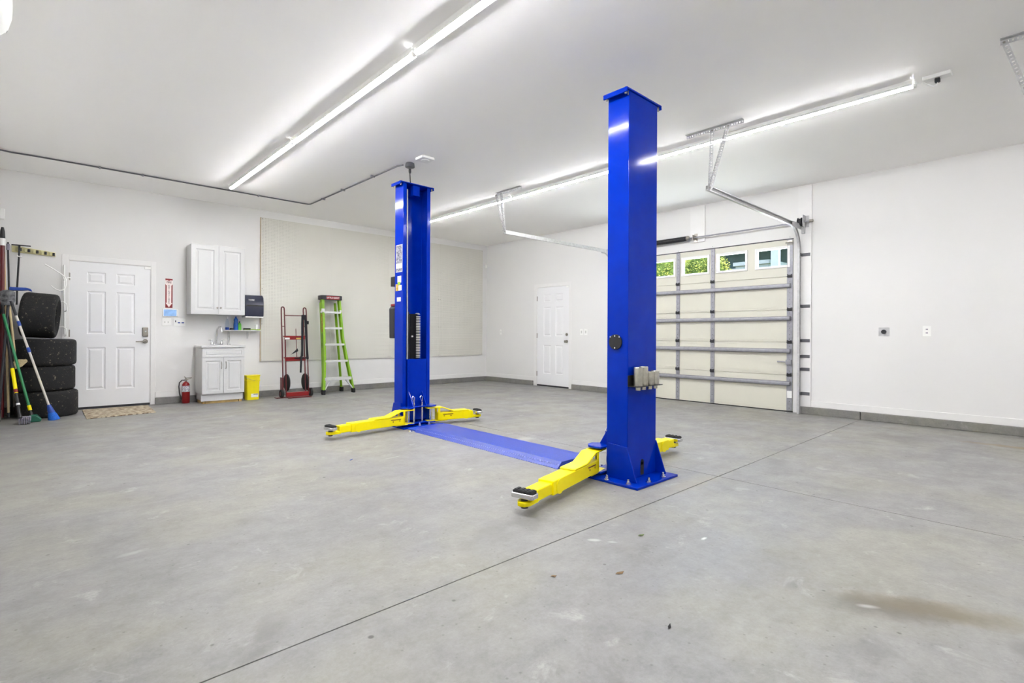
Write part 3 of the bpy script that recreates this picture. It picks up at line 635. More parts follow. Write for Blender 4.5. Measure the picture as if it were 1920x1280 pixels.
for s in (-1, 1):
    MB(O).lathe((fx+s*.07, -.10, .908), [(.022, 0), (.018, .03), (.012, .05), (.014, .06)], 14).tube([(fx+s*.07, -.10, .966), (fx+s*.09, -.11, .975), (fx+s*.125, -.12, .973)], [.008, .006, .005], 8).build('lever', M_chrome, root)
root = thing('soap_dispenser', 'slim chrome spray head standing right of the faucet', 'sprayer', (-5.575, -.10, .893)); O = root.location
MB(O).lathe((-5.575, -.10, .893), [(.024, 0), (.024, .006), (.012, .03), (.011, .06), (.016, .10), (.015, .125), (.008, .13)], 16).build('body', M_chrome, root)
MB(O).tube([(-5.575, -.10, 1.02), (-5.575, -.115, 1.045)], [.012, .007], 10).build('nozzle', M_chrome, root)

# shelf and what stands on it
root = thing('wall_shelf', 'narrow white wall shelf on brackets between cabinet and sink', 'shelf', (-5.38, 0, 1.13)); O = root.location
MB(O).box((-5.655, -.150, 1.122), (-5.105, 0, 1.136)).build('board', M_cab, root, bevel=.002)
for x in (-5.56, -5.27):
    MB(O).tube([(x, -.006, 1.10), (x, -.006, 1.0), (x, -.03, 1.03), (x, -.10, 1.085), (x, -.13, 1.116)], .006, 6).box((x-.012, -.006, .99), (x+.012, 0, 1.122)).build('bracket', M_cab, root)
SZ = 1.136
def bottle(name, label, x, y, prof, m, cap, ch, cr, cat='bottle'):
    root = thing(name, label, cat, (x, y, SZ)); O = root.location
    MB(O).lathe((x, y, SZ), prof, 18).build('body', m, root); h = prof[-1][1]
    MB(O).lathe((x, y, SZ), [(cr, h-.002), (cr, h+ch), (cr*.7, h+ch+.004), (.001, h+ch+.004)], 14).build('cap', cap, root); return root
r = bottle('spray_bottle', 'clear bottle with blue liquid at the left end of the shelf', -5.597, -.08, [(.030, 0), (.032, .01), (.030, .10), (.022, .15), (.014, .17), (.013, .185)], M_clear, M_wplas, .03, .013)
MB(r.location).lathe((-5.597, -.08, SZ), [(.027, .003), (.028, .012), (.028, .045), (.001, .045)], 18).build('liquid', M_tblue, r)
bottle('soap_bottle', 'tall blue dish soap bottle standing on the shelf', -5.468, -.08, [(.034, 0), (.036, .01), (.036, .09), (.028, .14), (.032, .17), (.020, .195), (.012, .2)], mat('blue soap', rgb(20, 88, 176), .25, vary=.15), M_tblue, .02, .013)
bottle('soap_bottle', 'lime green soap bottle right of the blue bottle on the shelf', -5.412, -.08, [(.026, 0), (.028, .01), (.027, .09), (.016, .12), (.011, .125)], mat('green soap', rgb(96, 190, 60), .3, vary=.15), M_gdk, .018, .010)
o = MB((-5.532, -.08, SZ)).lathe((-5.532, -.08, SZ), [(.03, 0), (.033, .012), (.026, .032), (.001, .036)], 16).build('scrub_puck', M_black); tag(o, 'low black scrubber between the clear and blue bottles', 'scrubber')
root = thing('scrub_sponge', 'olive green sponge lying on the right half of the shelf', 'sponge', (-5.30, -.08, SZ)); O = root.location
MB(O).box((-5.352, -.115, SZ), (-5.25, -.05, SZ+.022)).build('foam', M_gleaf, root, bevel=.004); MB(O).box((-5.352, -.115, SZ+.0225), (-5.25, -.05, SZ+.036)).build('scouring_pad', M_dark, root, bevel=.003)
root = thing('dish_brush', 'lime green dish brush hanging over the right shelf end', 'brush', (-5.18, -.12, SZ)); O = root.location
MB(O).tube([(-5.245, -.10, SZ+.012), (-5.20, -.11, SZ+.014), (-5.15, -.12, SZ+.009)], [.008, .007, .007], 8).build('handle', M_glab, root)
MB(O).lathe((-5.13, -.12, SZ+.001), [(.03, 0), (.032, .006), (.03, .016), (.001, .018)], 16).build('head', M_glab, root)
o = MB((-5.145, -.05, SZ)).box((-5.162, -.07, SZ), (-5.122, -.03, SZ+.095)).build('soap_box', M_wplas, bevel=.006); tag(o, 'small white upright box at the right end of the shelf', 'box')

# towel dispenser
root = thing('towel_dispenser', 'smoke blue paper towel dispenser mounted right of the wall cabinet', 'towel dispenser', (-5.22, 0, 1.365)); O = root.location
sp = [(0, 1.365), (-.215, 1.365), (-.222, 1.45), (-.222, 1.60), (-.205, 1.68), (-.16, 1.722), (0, 1.728)]
MB(O).prism(sp, lambda a, b, t: (t, a, b), -5.365, -5.075).build('cover', M_disp, root, bevel=.014, seg=3)
MB(O).box((-5.355, -.2245, 1.532), (-5.085, -.221, 1.556)).build('band', M_black, root)
MB(O).box((-5.358, -.215, 1.345), (-5.082, 0, 1.364)).build('base', M_wplas, root, bevel=.003)
MB(O).tube([(-5.074, -.10, 1.49), (-5.045, -.10, 1.49)], .009, 10).build('lever', M_black, root)
text('TORK', .036, textM((-5.27, -.2232, 1.635), (1, 0, 0), (0, .0, 1)), 'logo', M_wplas, root, 1.0, loc0=O)

# fire extinguisher
ex, ey = -6.183, -.135
root = thing('fire_extinguisher', 'red fire extinguisher with black hose on the floor left of sink cabinet', 'fire extinguisher', (ex, ey, 0)); O = root.location
MB(O).lathe((ex, ey, 0), [(.050, 0), (.054, .006), (.054, .26), (.050, .29), (.038, .312), (.020, .325), (.016, .335)], 28).build('cylinder', M_red, root)
MB(O).lathe((ex, ey, 0), [(.0545, .175), (.0548, .176), (.0548, .268), (.0545, .269)], 28).build('label', M_dlab if 0 else mat('extinguisher label', rgb(215, 215, 220), .5, cols=(rgb(120, 120, 132), rgb(232, 232, 236)), scale=70), root)
MB(O).tube([(ex, ey, .33), (ex, ey, .365)], .014, 12).box((ex-.018, ey-.012, .345), (ex+.018, ey+.012, .372)).build('valve', M_nick, root, bevel=.002)
MB(O).tube([(ex-.012, ey, .392), (ex+.005, ey, .372), (ex+.02, ey, .366), (ex+.075, ey, .378)], [.006, .007, .007, .005], 8).tube([(ex-.022, ey, .41), (ex+.0, ey, .388), (ex+.08, ey, .39)], [.006, .006, .005], 8).build('lever', M_nick, root)
MB(O).tube([(ex-.014, ey, .352), (ex-.05, ey, .355), (ex-.085, ey, .32), (ex-.092, ey, .26), (ex-.085, ey, .16), (ex-.068, ey, .085)], .009, 10).tube([(ex-.07, ey, .10), (ex-.062, ey, .055)], [.012, .015], 10).build('hose', M_black, root)

# yellow bucket
bx, by = -5.283, -.30
root = thing('bucket', 'square yellow bucket with wire handle right of the sink cabinet', 'bucket', (bx, by, 0)); O = root.location
m = MB(O)
for z0, z1, r0, r1 in ((0, .305, .098, .108), (.305, .325, .116, .116), (.325, .385, .110, .112), (.385, .40, .118, .118)):
    p = []
    for r_, z in ((r0, z0), (r1, z1)):
        for k in range(20):
            a = 2*PI*(k+.5)/20; c, s = math.cos(a), math.sin(a); q = (abs(c)**5+abs(s)**5)**(-.2)
            p.append((bx+r_*c*q, by+r_*s*q*.9, z))
    m.add(p, [(k, (k+1) % 20, 20+(k+1) % 20, 20+k) for k in range(20)] + [tuple(range(20)), tuple(range(20, 40))])
m.build('pail', M_bucket, root, bevel=.003)
MB(O).tube([(bx-.117, by-.02, .385), (bx-.105, by-.10, .36), (bx-.04, by-.13, .33), (bx+.02, by-.112, .318)], .003, 6).build('bail', M_nick, root)
MB(O).box((bx-.035, by-.0925, .045), (bx+.072, by-.090, .10)).build('label', M_paper, root)
MB(O).box((bx+.0, by-.0935, .085), (bx+.068, by-.0925, .094)).build('printing', M_dark, root)

# ------------------------------------------------------------------ hand truck
root = thing('hand_truck', 'dark red appliance hand truck leaning against the pegboard', 'hand truck', (-4.62, -.45, 0)); O = root.location
yb = lambda z: -.455+.29*z/1.55
def T(x, z, dy=0): return (x, yb(z)+dy, z)
for x in (-4.806, -4.430):
    xt = x+.10*0; h = .026
    tilt = lambda z: .055*z/1.55 if x < -4.6 else .055*z/1.55
    p = [T(x-h, .07)] + [T(x-h+tilt(z), z) for z in (.5, 1.0, 1.49)] + [T(x+tilt(1.5)+h*math.cos(a), 1.51+.034*math.sin(a)) for a in [PI*(1-k/6) for k in range(1, 6)]] + [T(x+h+tilt(z), z) for z in (1.49, 1.0, .5)] + [T(x+h, .07)]
    MB(O).tube(p, .0105, 10).tube([T(x-h+tilt(1.21), 1.21), T(x+h+tilt(1.21), 1.21)], .006, 6).build('side_rail', M_dred, root)
MB(O).tube([T(-4.735, 1.40), T(-4.40, 1.40)], .008, 8).build('cross_rod', M_dred, root)
for z, t in ((1.0, .055*1.0/1.55), (.635, .055*.635/1.55)):
    MB(O).box((-4.79+t, yb(z)-.022, z-.022), (-4.445+t, yb(z)+.012, z+.022)).box((-4.80+t, yb(z)-.03, z+.022), (-4.43+t, yb(z)+.05, z+.045)).build('cross_bar', M_red, root, bevel=.006)
MB(O).box((-4.755, yb(1)-.0235, .982), (-4.675, yb(1)-.0225, 1.014)).build('sticker', M_paper, root)
MB(O).box((-4.565, yb(1)-.0235, .986), (-4.475, yb(1)-.0225, 1.012)).build('sticker', M_ylab, root)
MB(O).box((-4.79, -.475, .015), (-4.41, -.43, .088)).build('axle_housing', M_red, root, bevel=.006)
MB(O).box((-4.80, -.62, .004), (-4.42, -.475, .012)).box((-4.96, -.50, .004), (-4.80, -.40, .012)).build('toe_plate', M_dred, root)
for x, s in ((-4.862, -1), (-4.372, 1)):
    o = MB(O).lathe((x, -.455, .072), [(.02, -.022), (.062, -.022), (.071, -.014), (.071, .014), (.062, .022), (.02, .022)], 24, 'x').build('wheel', M_rub, root)
    MB(O).lathe((x, -.455, .072), [(.001, -.024), (.034, -.023), (.038, .023), (.001, .024)], 18, 'x').build('hub', M_dred, o)
for x in (-4.735, -4.425):
    o = MB(O).lathe((x, -.33, .245), [(.09, -.014), (.136, -.014), (.145, -.008), (.145, .008), (.136, .014), (.09, .014)], 28, 'x').build('stair_wheel', M_rub, root)
    MB(O).lathe((x, -.33, .245), [(.001, -.010), (.095, -.008), (.095, .008), (.001, .010)], 20, 'x').build('hub', M_dred, o)
MB(O).box((-4.845, -.44, .10), (-4.83, -.33, .34)).box((-4.41, -.44, .10), (-4.395, -.33, .34)).build('side_plate', M_dred, root)
MB(O).tube([T(-4.560, .66, .02), T(-4.545, 1.17, .02)], .0055, 6).build('ratchet_rod', M_dred, root)
# webbing strap
def ribbon(mb, pts, w_, t=.004):
    pts = [Vector(p) for p in pts]; vs = []; fs = []
    for i, p in enumerate(pts):
        d = (pts[min(i+1, len(pts)-1)]-pts[max(0, i-1)]).normalized(); s = d.cross(Vector((0, 1, 0))).normalized()*(w_/2); n_ = s.cross(d).normalized()*t
        vs += [p-s-n_, p+s-n_, p+s+n_, p-s+n_]
    for i in range(len(pts)-1):
        for k in range(4): fs.append((4*i+k, 4*i+(k+1) % 4, 4*i+4+(k+1) % 4, 4*i+4+k))
    fs += [(3, 2, 1, 0), tuple(4*len(pts)-4+k for k in range(4))]; mb.add(vs, fs)
m = MB(O)
ribbon(m, [T(-4.435, 1.405, -.03), T(-4.455, 1.25, -.045), T(-4.475, 1.0, -.06), T(-4.49, .70, -.05), T(-4.535, .66, -.045)], .036)
ribbon(m, [T(-4.475, 1.04, -.055), T(-4.49, .8, -.055), T(-4.515, .62, -.05), T(-4.53, .41, -.03)], .034)
ribbon(m, [T(-4.385, 1.405, -.03), T(-4.39, 1.2, -.04), T(-4.40, .9, -.045), T(-4.40, .64, -.04)], .042)
m.add([T(-4.555, .83, -.03), T(-4.545, .78, -.03), T(-4.68, .72, -.03), T(-4.60, .79, -.032)], [(0, 1, 2, 3)])
m.box((-4.45, yb(1.38)-.06, 1.33), (-4.375, yb(1.38)-.02, 1.415)).box((-4.37, yb(1.3)-.05, 1.25), (-4.335, yb(1.3)-.02, 1.31)).box((-4.62, yb(.64)-.05, .652), (-4.38, yb(.64)+.01, .672)).build('strap', M_strap, root, bevel=.004)

# ------------------------------------------------------------------ step ladder
root = thing('step_ladder', 'lime green fibreglass step ladder with aluminium steps standing by the pegboard', 'ladder', (-3.9, -.25, 0)); O = root.location
zt = 1.705
FL = [(-4.140, -.43, .03), (-4.085, -.335, .62), (-4.075, -.28, 1.0), (-4.070, -.20, zt)]
FR = [(-3.560, -.40, .03), (-3.655, -.32, .60), (-3.715, -.27, 1.0), (-3.752, -.19, zt)]
def atz(P_, z):
    for a, b in zip(P_, P_[1:]):
        if a[2] <= z <= b[2]: return lerp(a, b, (z-a[2])/(b[2]-a[2]))
    return P_[-1]
def rail(P_, w_, d_, name, mtl, s):
    m = MB(O); vs = []; fs = []
    prof = [(-w_/2, -d_/2), (w_/2, -d_/2), (w_/2, -d_/2+.006), (-w_/2+.006, -d_/2+.006), (-w_/2+.006, d_/2-.006), (w_/2, d_/2-.006), (w_/2, d_/2), (-w_/2, d_/2)]
    for p in P_:
        for a, b in prof: vs.append((p[0]+a*s, p[1]+b, p[2]))
    n = len(prof)
    for i in range(len(P_)-1):
        for k in range(n): fs.append((i*n+k, i*n+(k+1) % n, (i+1)*n+(k+1) % n, (i+1)*n+k))
    fs += [tuple(range(n)), tuple(range(n*(len(P_)-1), n*len(P_)))]; return m.add(vs, fs).build(name, mtl, root)
rail([lerp(FL[0], FL[0], 0), FL[1], FL[2], FL[3]], .042, .080, 'front_rail', M_green, 1)
rail([FR[0], FR[1], FR[2], FR[3]], .036, .080, 'front_rail', M_green, -1)
RL = [(-3.985, -.075, .03), (-4.07, -.125, zt-.05)]; RR = [(-3.640, -.075, .03), (-3.80, -.125, zt-.05)]
rail(RL, .028, .045, 'rear_leg', M_green, 1); rail(RR, .028, .045, 'rear_leg', M_green, -1)
for k, z in enumerate((1.475, 1.185, .888, .588, .272)):
    a, b = atz(FL, z), atz(FR, z)
    m = MB(O); h = .018 if k < 4 else .028
    m.box((a[0]+.008, a[1]-.045, z-h), (b[0]-.008, a[1]+.045, z+h)); m.build('step', M_alu, root, bevel=.004)
m = MB(O).tube([(-4.0, -.40, .25), (-4.115, -.44, .09)], .014, 8).tube([(-3.71, -.39, .25), (-3.585, -.42, .09)], .014, 8); m.build('brace', M_alu, root)
for P_ in (FL[0], FR[0], RL[0], RR[0]):
    MB(O).box((P_[0]-.024, P_[1]-.045, .0), (P_[0]+.024, P_[1]+.045, .085)).build('foot', M_rub, root, bevel=.008)
MB(O).box((-4.108, -.27, zt), (-3.722, -.09, zt+.080)).build('top_cap', M_dark, root, bevel=.01)
o = MB(O).box((-4.020, -.2725, zt+.006), (-3.775, -.270, zt+.068)).build('cap_label', M_red, root)
text('LITTLE GIANT', .040, textM((-3.898, -.2730, zt+.036), (1, 0, 0), (0, 0, 1)), 'lettering', M_paper, root, .95, loc0=O)
MB(O).box((-4.10, -.275, 1.475), (-4.045, -.21, 1.54)).tube([(-4.115, -.24, 1.48), (-4.05, -.24, 1.48)], .020, 12).box((-3.76, -.270, 1.475), (-3.735, -.20, 1.52)).build('lock_hinge', M_alu, root, bevel=.006)
def ldec(z0, z1, mtl, P_, dx, nm_):
    a, b = atz(P_, z0), atz(P_, z1); w_ = .05
    MB(O).add([(a[0]+dx, a[1]-w_/2, z0), (a[0]+dx, a[1]+w_/2, z0), (b[0]+dx, b[1]+w_/2, z1), (b[0]+dx, b[1]-w_/2, z1)], [(0, 1, 2, 3)]).build(nm_, mtl, root)
ldec(1.12, 1.44, mat('faded warning decal', rgb(150, 110, 30), .5, cols=(rgb(120, 60, 24), rgb(190, 170, 50)), scale=30), FL, -.0218, 'warning_decal')
ldec(1.22, 1.40, M_dred, FR, .0188, 'warning_decal')
a = atz(FL, 1.0); text('KING KOMBO', .045, textM((a[0]-.030, a[1], .96), (0, 0, -1), (0, -1, 0)), 'lettering', M_dark, root, .9, loc0=O)

# ------------------------------------------------------------------ tyres
def tyre_mesh(R, W, r_in, mtl):
    prof = [(r_in, -W*.40), (r_in+.03, -W*.47), (R-.06, -W*.5), (R-.035, -W*.492), (R-.016, -W*.47), (R-.005, -W*.43), (R, -W*.36), (R, W*.36), (R-.005, W*.43), (R-.016, W*.47), (R-.035, W*.492), (R-.06, W*.5), (r_in+.03, W*.47), (r_in, W*.40)]
    m = MB(); n = 40; vs = []; fs = []
    for r_, h in prof:
        for k in range(n):
            a = 2*PI*k/n; vs.append((r_*math.cos(a), r_*math.sin(a), h))
    k_ = len(prof)
    for i in range(k_):
        j = (i+1) % k_
        for k in range(n): fs.append((i*n+k, i*n+(k+1) % n, j*n+(k+1) % n, j*n+k))
    m.add(vs, fs, True)
    return m
tl = ['muddy black tyre lying flat, the lowest of the stack', 'muddy black tyre lying flat in the middle of the stack', 'muddy black tyre lying flat, third up, under the upright one']
for k, (dx, dy, W) in enumerate(((.02, 0, .333), (-.010, .015, .320), (.0, -.005, .340))):
    z = (0, .334, .655)[k]
    o = tyre_mesh(.305, W, .19, M_tyre).build('tyre', M_tyre); o.location = (-7.795+dx, -.40+dy, z+W/2); o.rotation_euler = (0, 0, k*1.3); tag(o, tl[k], 'tyre', 'muddy tyres left of the door')
o = tyre_mesh(.288, .345, .19, M_tyre).build('tyre', M_tyre); o.location = (-7.850, -.40, 1.297); o.rotation_euler = (Matrix.Rotation(math.radians(-8), 4, 'Z') @ Matrix.Rotation(math.radians(94), 4, 'Y') @ Matrix.Rotation(.5, 4, 'Z')).to_euler(); tag(o, 'black tyre standing upright on top of the tyre stack', 'tyre', 'muddy tyres left of the door')

# ------------------------------------------------------------------ tools in the left corner
def pole(name, label, cat, a, b, r, m, base=None):
    root = thing(name, label, cat, (a[0], a[1], 0)); O = root.location
    MB(O).tube([a, b], r, 12).build('handle', m, root); return root, O
# blue broom
A, B = (-7.765, -.88, .16), (-8.072, -.80, 1.30); root, O = pole('broom', 'broom with white pole and blue bristles leaning in front of the tyres', 'broom', A, B, .0125, mat('white pole', rgb(206, 200, 190), .4, vary=.08, scale=5))
d = (Vector(A)-Vector(B)).normalized(); A = Vector(A)
Mr = d.to_track_quat('Z', 'Y').to_matrix().to_4x4()
MB(O).lathe(A-d*.03, [(.018, 0), (.030, .06), (.036, .10), (.001, .102)], 16, 'z', Mr.to_3x3()).build('ferrule', M_tblue, root)
MB(O).lathe(A+d*.065, [(.034, 0), (.050, .06), (.060, .105), (.001, .107)], 18, 'z', Mr.to_3x3()).build('bristles', M_bbr, root)
for t in (.90, .62):
    c = Vector(lerp(A, B, t)); MB(O).tube([c-d*.03, c+d*.03], .017, 12).build('collar', M_tblue, root)
MB(O).tube([Vector(B)+d*.02, Vector(B)-d*.16], .014, 10).build('grip', M_black, root)
# green broom
A, B = Vector((-7.945, -.90, .17)), Vector((-8.180, -.66, 1.30)); root, O = pole('push_broom', 'green pole with yellow collar and green head in the left corner', 'broom', A, B, .014, M_gpl); d = (A-B).normalized()
MB(O).tube([A-d*.03, A+d*.03], .019, 12).build('collar', M_yel, root)
MB(O).tube([A+d*.03, A+d*.10], [.012, .02], 10).build('socket', M_black, root)
MB(O).prism([(-.035, 0), (.075, 0), (.085, .03), (.04, .085), (-.02, .085), (-.045, .05)], lambda a, b, t: (-7.920+a, -.93+t, b+.002), -.05, .05).build('head', M_gdk, root, bevel=.01)
# black pole, yellow sleeve, grey fins
A, B = Vector((-8.030, -1.02, .12)), Vector((-8.200, -.45, 1.43)); root, O = pole('scoop_rake', 'black pole with yellow label and grey slotted head, nearest in the corner', 'rake', A, B, .015, M_black); d = (A-B).normalized()
for t0, t1, mm, nn in ((.18, .40, M_yel, 'label'), (.075, .09, M_wplas, 'clip')): MB(O).tube([A.lerp(B, t0), A.lerp(B, t1)], .0185, 14).build(nn, mm, root)
MB(O).tube([A.lerp(B, .185), A.lerp(B, .215)], .019, 14).build('printing', M_red, root)
MB(O).tube([A, A+d*.05], [.016, .022], 10).build('socket', M_black, root)
m = MB(O)
for k in range(7):
    x = -8.035+k*.015; m.box((x, -1.13, .004), (x+.008, -1.0, .075-abs(k-3)*.004))
m.box((-8.038, -1.02, .03), (-7.93, -.995, .085)); m.build('head', M_graypl, root, bevel=.003)
# upside-down shovel
A, B = Vector((-8.070, -.695, .70)), Vector((-8.132, -.60, 1.43)); root, O = pole('corn_broom', 'wooden broom handle with straw brush head, hung in front of the tyres', 'broom', A, B, .0125, M_handle)
MB(O).prism([(-.02, .03), (.03, .06), (.105, .055), (.11, .03), (.06, -.03), (0, -.06)], lambda a, b, t: (-8.075+a, -.70+t, .69+b), -.025, .025).build('bristles', M_straw, root, bevel=.006)
A, B = Vector((-8.215, -.80, .02)), Vector((-8.14, -.62, 1.42)); root, O = pole('shovel', 'grey scratched steel shovel standing blade up in the left corner', 'shovel', A, B, .014, M_dark)
M_blade = mat('scratched blade', rgb(60, 62, 64), .5, 0, cols=(rgb(26, 28, 32), rgb(110, 110, 112)), scale=24)
m = MB(O); vs = []; fs = []
for i in range(7):
    for j in range(7):
        u = i/6-.5; v = j/6; w_ = .066*(1-.25*max(0, .25-v)/.25)
        vs.append((-8.145+u*2*w_, -.66+.10*(u*u)+.02*v, 1.405+v*.19-.02*(abs(u)*2)**3*(v > .9)))
n0 = len(vs); vs += [(x, y+.004, z) for x, y, z in vs]
for i in range(6):
    for j in range(6):
        q = (i*7+j, (i+1)*7+j, (i+1)*7+j+1, i*7+j+1); fs.append(q); fs.append(tuple(n0+k for k in q[::-1]))
m.add(vs, fs, True).build('blade', M_blade, root)
# red pole
A, B = Vector((-8.200, -.42, .02)), Vector((-8.203, -.30, 2.20)); root, O = pole('pole_saw', 'long red pole with black cap standing at the left edge', 'pole', A, B, .022, M_dred)
MB(O).tube([B-Vector((0, 0, .03)), B+Vector((0, 0, .06))], .028, 14).build('collar', M_wplas, root)
MB(O).tube([B+Vector((0, 0, .06)), B+Vector((0, 0, .15)), B+Vector((0, 0, .20))], [.026, .022, .012], 12).build('cap', M_black, root)
A, B = Vector((-8.135, -.46, .02)), Vector((-8.192, -.25, 2.10)); root, O = pole('rake_handle', 'long bare wooden handle leaning between the red and black poles', 'pole', A, B, .013, M_handle)
MB(O).tube([A, A+(B-A).normalized()*.06], .016, 10).build('ferrule', M_dark, root)
A, B = Vector((-8.110, -.20, .02)), Vector((-8.158, -.12, 2.16)); root, O = pole('extension_pole', 'thin black pole with grey tip just right of the red pole', 'pole', A, B, .010, M_black)
MB(O).tube([B-Vector((0, 0, .02)), B+Vector((0, 0, .06))], .017, 10).build('tip', M_graypl, root); MB(O).tube([B+Vector((0, 0, .06)), B+Vector((0, 0, .08))], .010, 10).build('button', M_black, root)
# rack with clips, squeegee, blue brush
root = thing('tool_rack', 'pale yellow wooden tool holder strip high on the back wall', 'tool rack', (-7.91, 0, 2.17)); O = root.location
MB(O).prism([(-8.126, 2.133), (-7.697, 2.115), (-7.697, 2.168), (-8.126, 2.218)], lambda a, b, t: (a, t, b), -.022, 0).build('board', M_rack, root, bevel=.003)
for k in range(5):
    x = -8.065+k*.082; z = 2.172-k*.0075
    MB(O).box((x-.022, -.05, z-.024), (x+.004, -.022, z+.020)).build('clip', M_rack, root, bevel=.004)
    MB(O).tube([(x+.022, -.040, z-.022), (x+.022, -.040, z+.018)], .013, 10).build('roller', M_dark, root)
root = thing('squeegee', 'black floor squeegee hanging blade up from the tool rack', 'squeegee', (-8.05, -.07, 1.5)); O = root.location
MB(O).tube([(-8.052, -.075, 2.20), (-8.072, -.065, 1.66), (-8.076, -.062, 1.44)], .010, 10).build('handle', M_black, root)
MB(O).box((-8.128, -.085, 2.212), (-7.943, -.065, 2.226)).box((-8.064, -.09, 2.15), (-8.042, -.06, 2.214)).build('blade', M_black, root)
MB(O).tube([(-8.075, -.07, 2.075), (-8.03, -.07, 2.07)], .014, 10).build('clip', M_wplas, root)
root = thing('snow_brush', 'dark blue plastic pusher blade resting just above the upright tyre', 'brush', (-8.05, -.45, 1.60)); O = root.location
MB(O).prism([(-8.135, 1.600), (-8.02, 1.604), (-7.965, 1.612), (-7.925, 1.598), (-7.94, 1.628), (-7.985, 1.642), (-8.135, 1.642)], lambda a, b, t: (a, t, b), -.50, -.40).build('head', M_tblue, root, bevel=.005)
MB(O).tube([(-8.10, -.44, 1.62), (-8.225, -.40, 1.30)], .01, 8).build('handle', M_black, root)
# white wire hook unit at the door frame
root = thing('coat_hook', 'white bent steel hook bar hanging beside the left door frame', 'hook', (-7.60, -.10, 1.4)); O = root.location
m = MB(O).tube([(-7.607, -.03, 2.01), (-7.607, -.03, 1.75), (-7.60, -.03, 1.06)], .009, 8)
m.tube([(-7.607, -.035, 1.80), (-7.640, -.13, 1.87), (-7.72, -.16, 1.93), (-7.805, -.17, 1.985)], .0075, 8)
m.tube([(-7.64, -.13, 1.87), (-7.603, -.13, 1.835), (-7.592, -.14, 1.79), (-7.592, -.14, 1.73), (-7.602, -.15, 1.685), (-7.625, -.155, 1.655), (-7.66, -.16, 1.645), (-7.695, -.16, 1.66), (-7.725, -.16, 1.685), (-7.745, -.16, 1.71)], .0075, 8)
m.tube([(-7.592, -.14, 1.76), (-7.585, -.12, 1.82), (-7.565, -.06, 1.84), (-7.545, -.02, 1.84)], .006, 8)
for z in (1.44, 1.10): m.tube([(-7.66, -.09, z+.05), (-7.62, -.10, z+.06), (-7.585, -.10, z+.03), (-7.58, -.09, z-.06), (-7.60, -.03, z-.07)], .0075, 8)
m.build('frame', M_wplas, root)

# door mat
o = MB((-7.05, -.6, 0)).prism([(-7.415, -.10), (-6.665, -.10), (-6.690, -1.00), (-7.425, -1.10)], lambda a, b, t: (a, b, t), 0, .010).build('door_mat', M_mat, bevel=.003); 
o.location = (-7.05, -.6, 0); tag(o, 'beige patterned door mat on the floor before the left door', 'door mat')

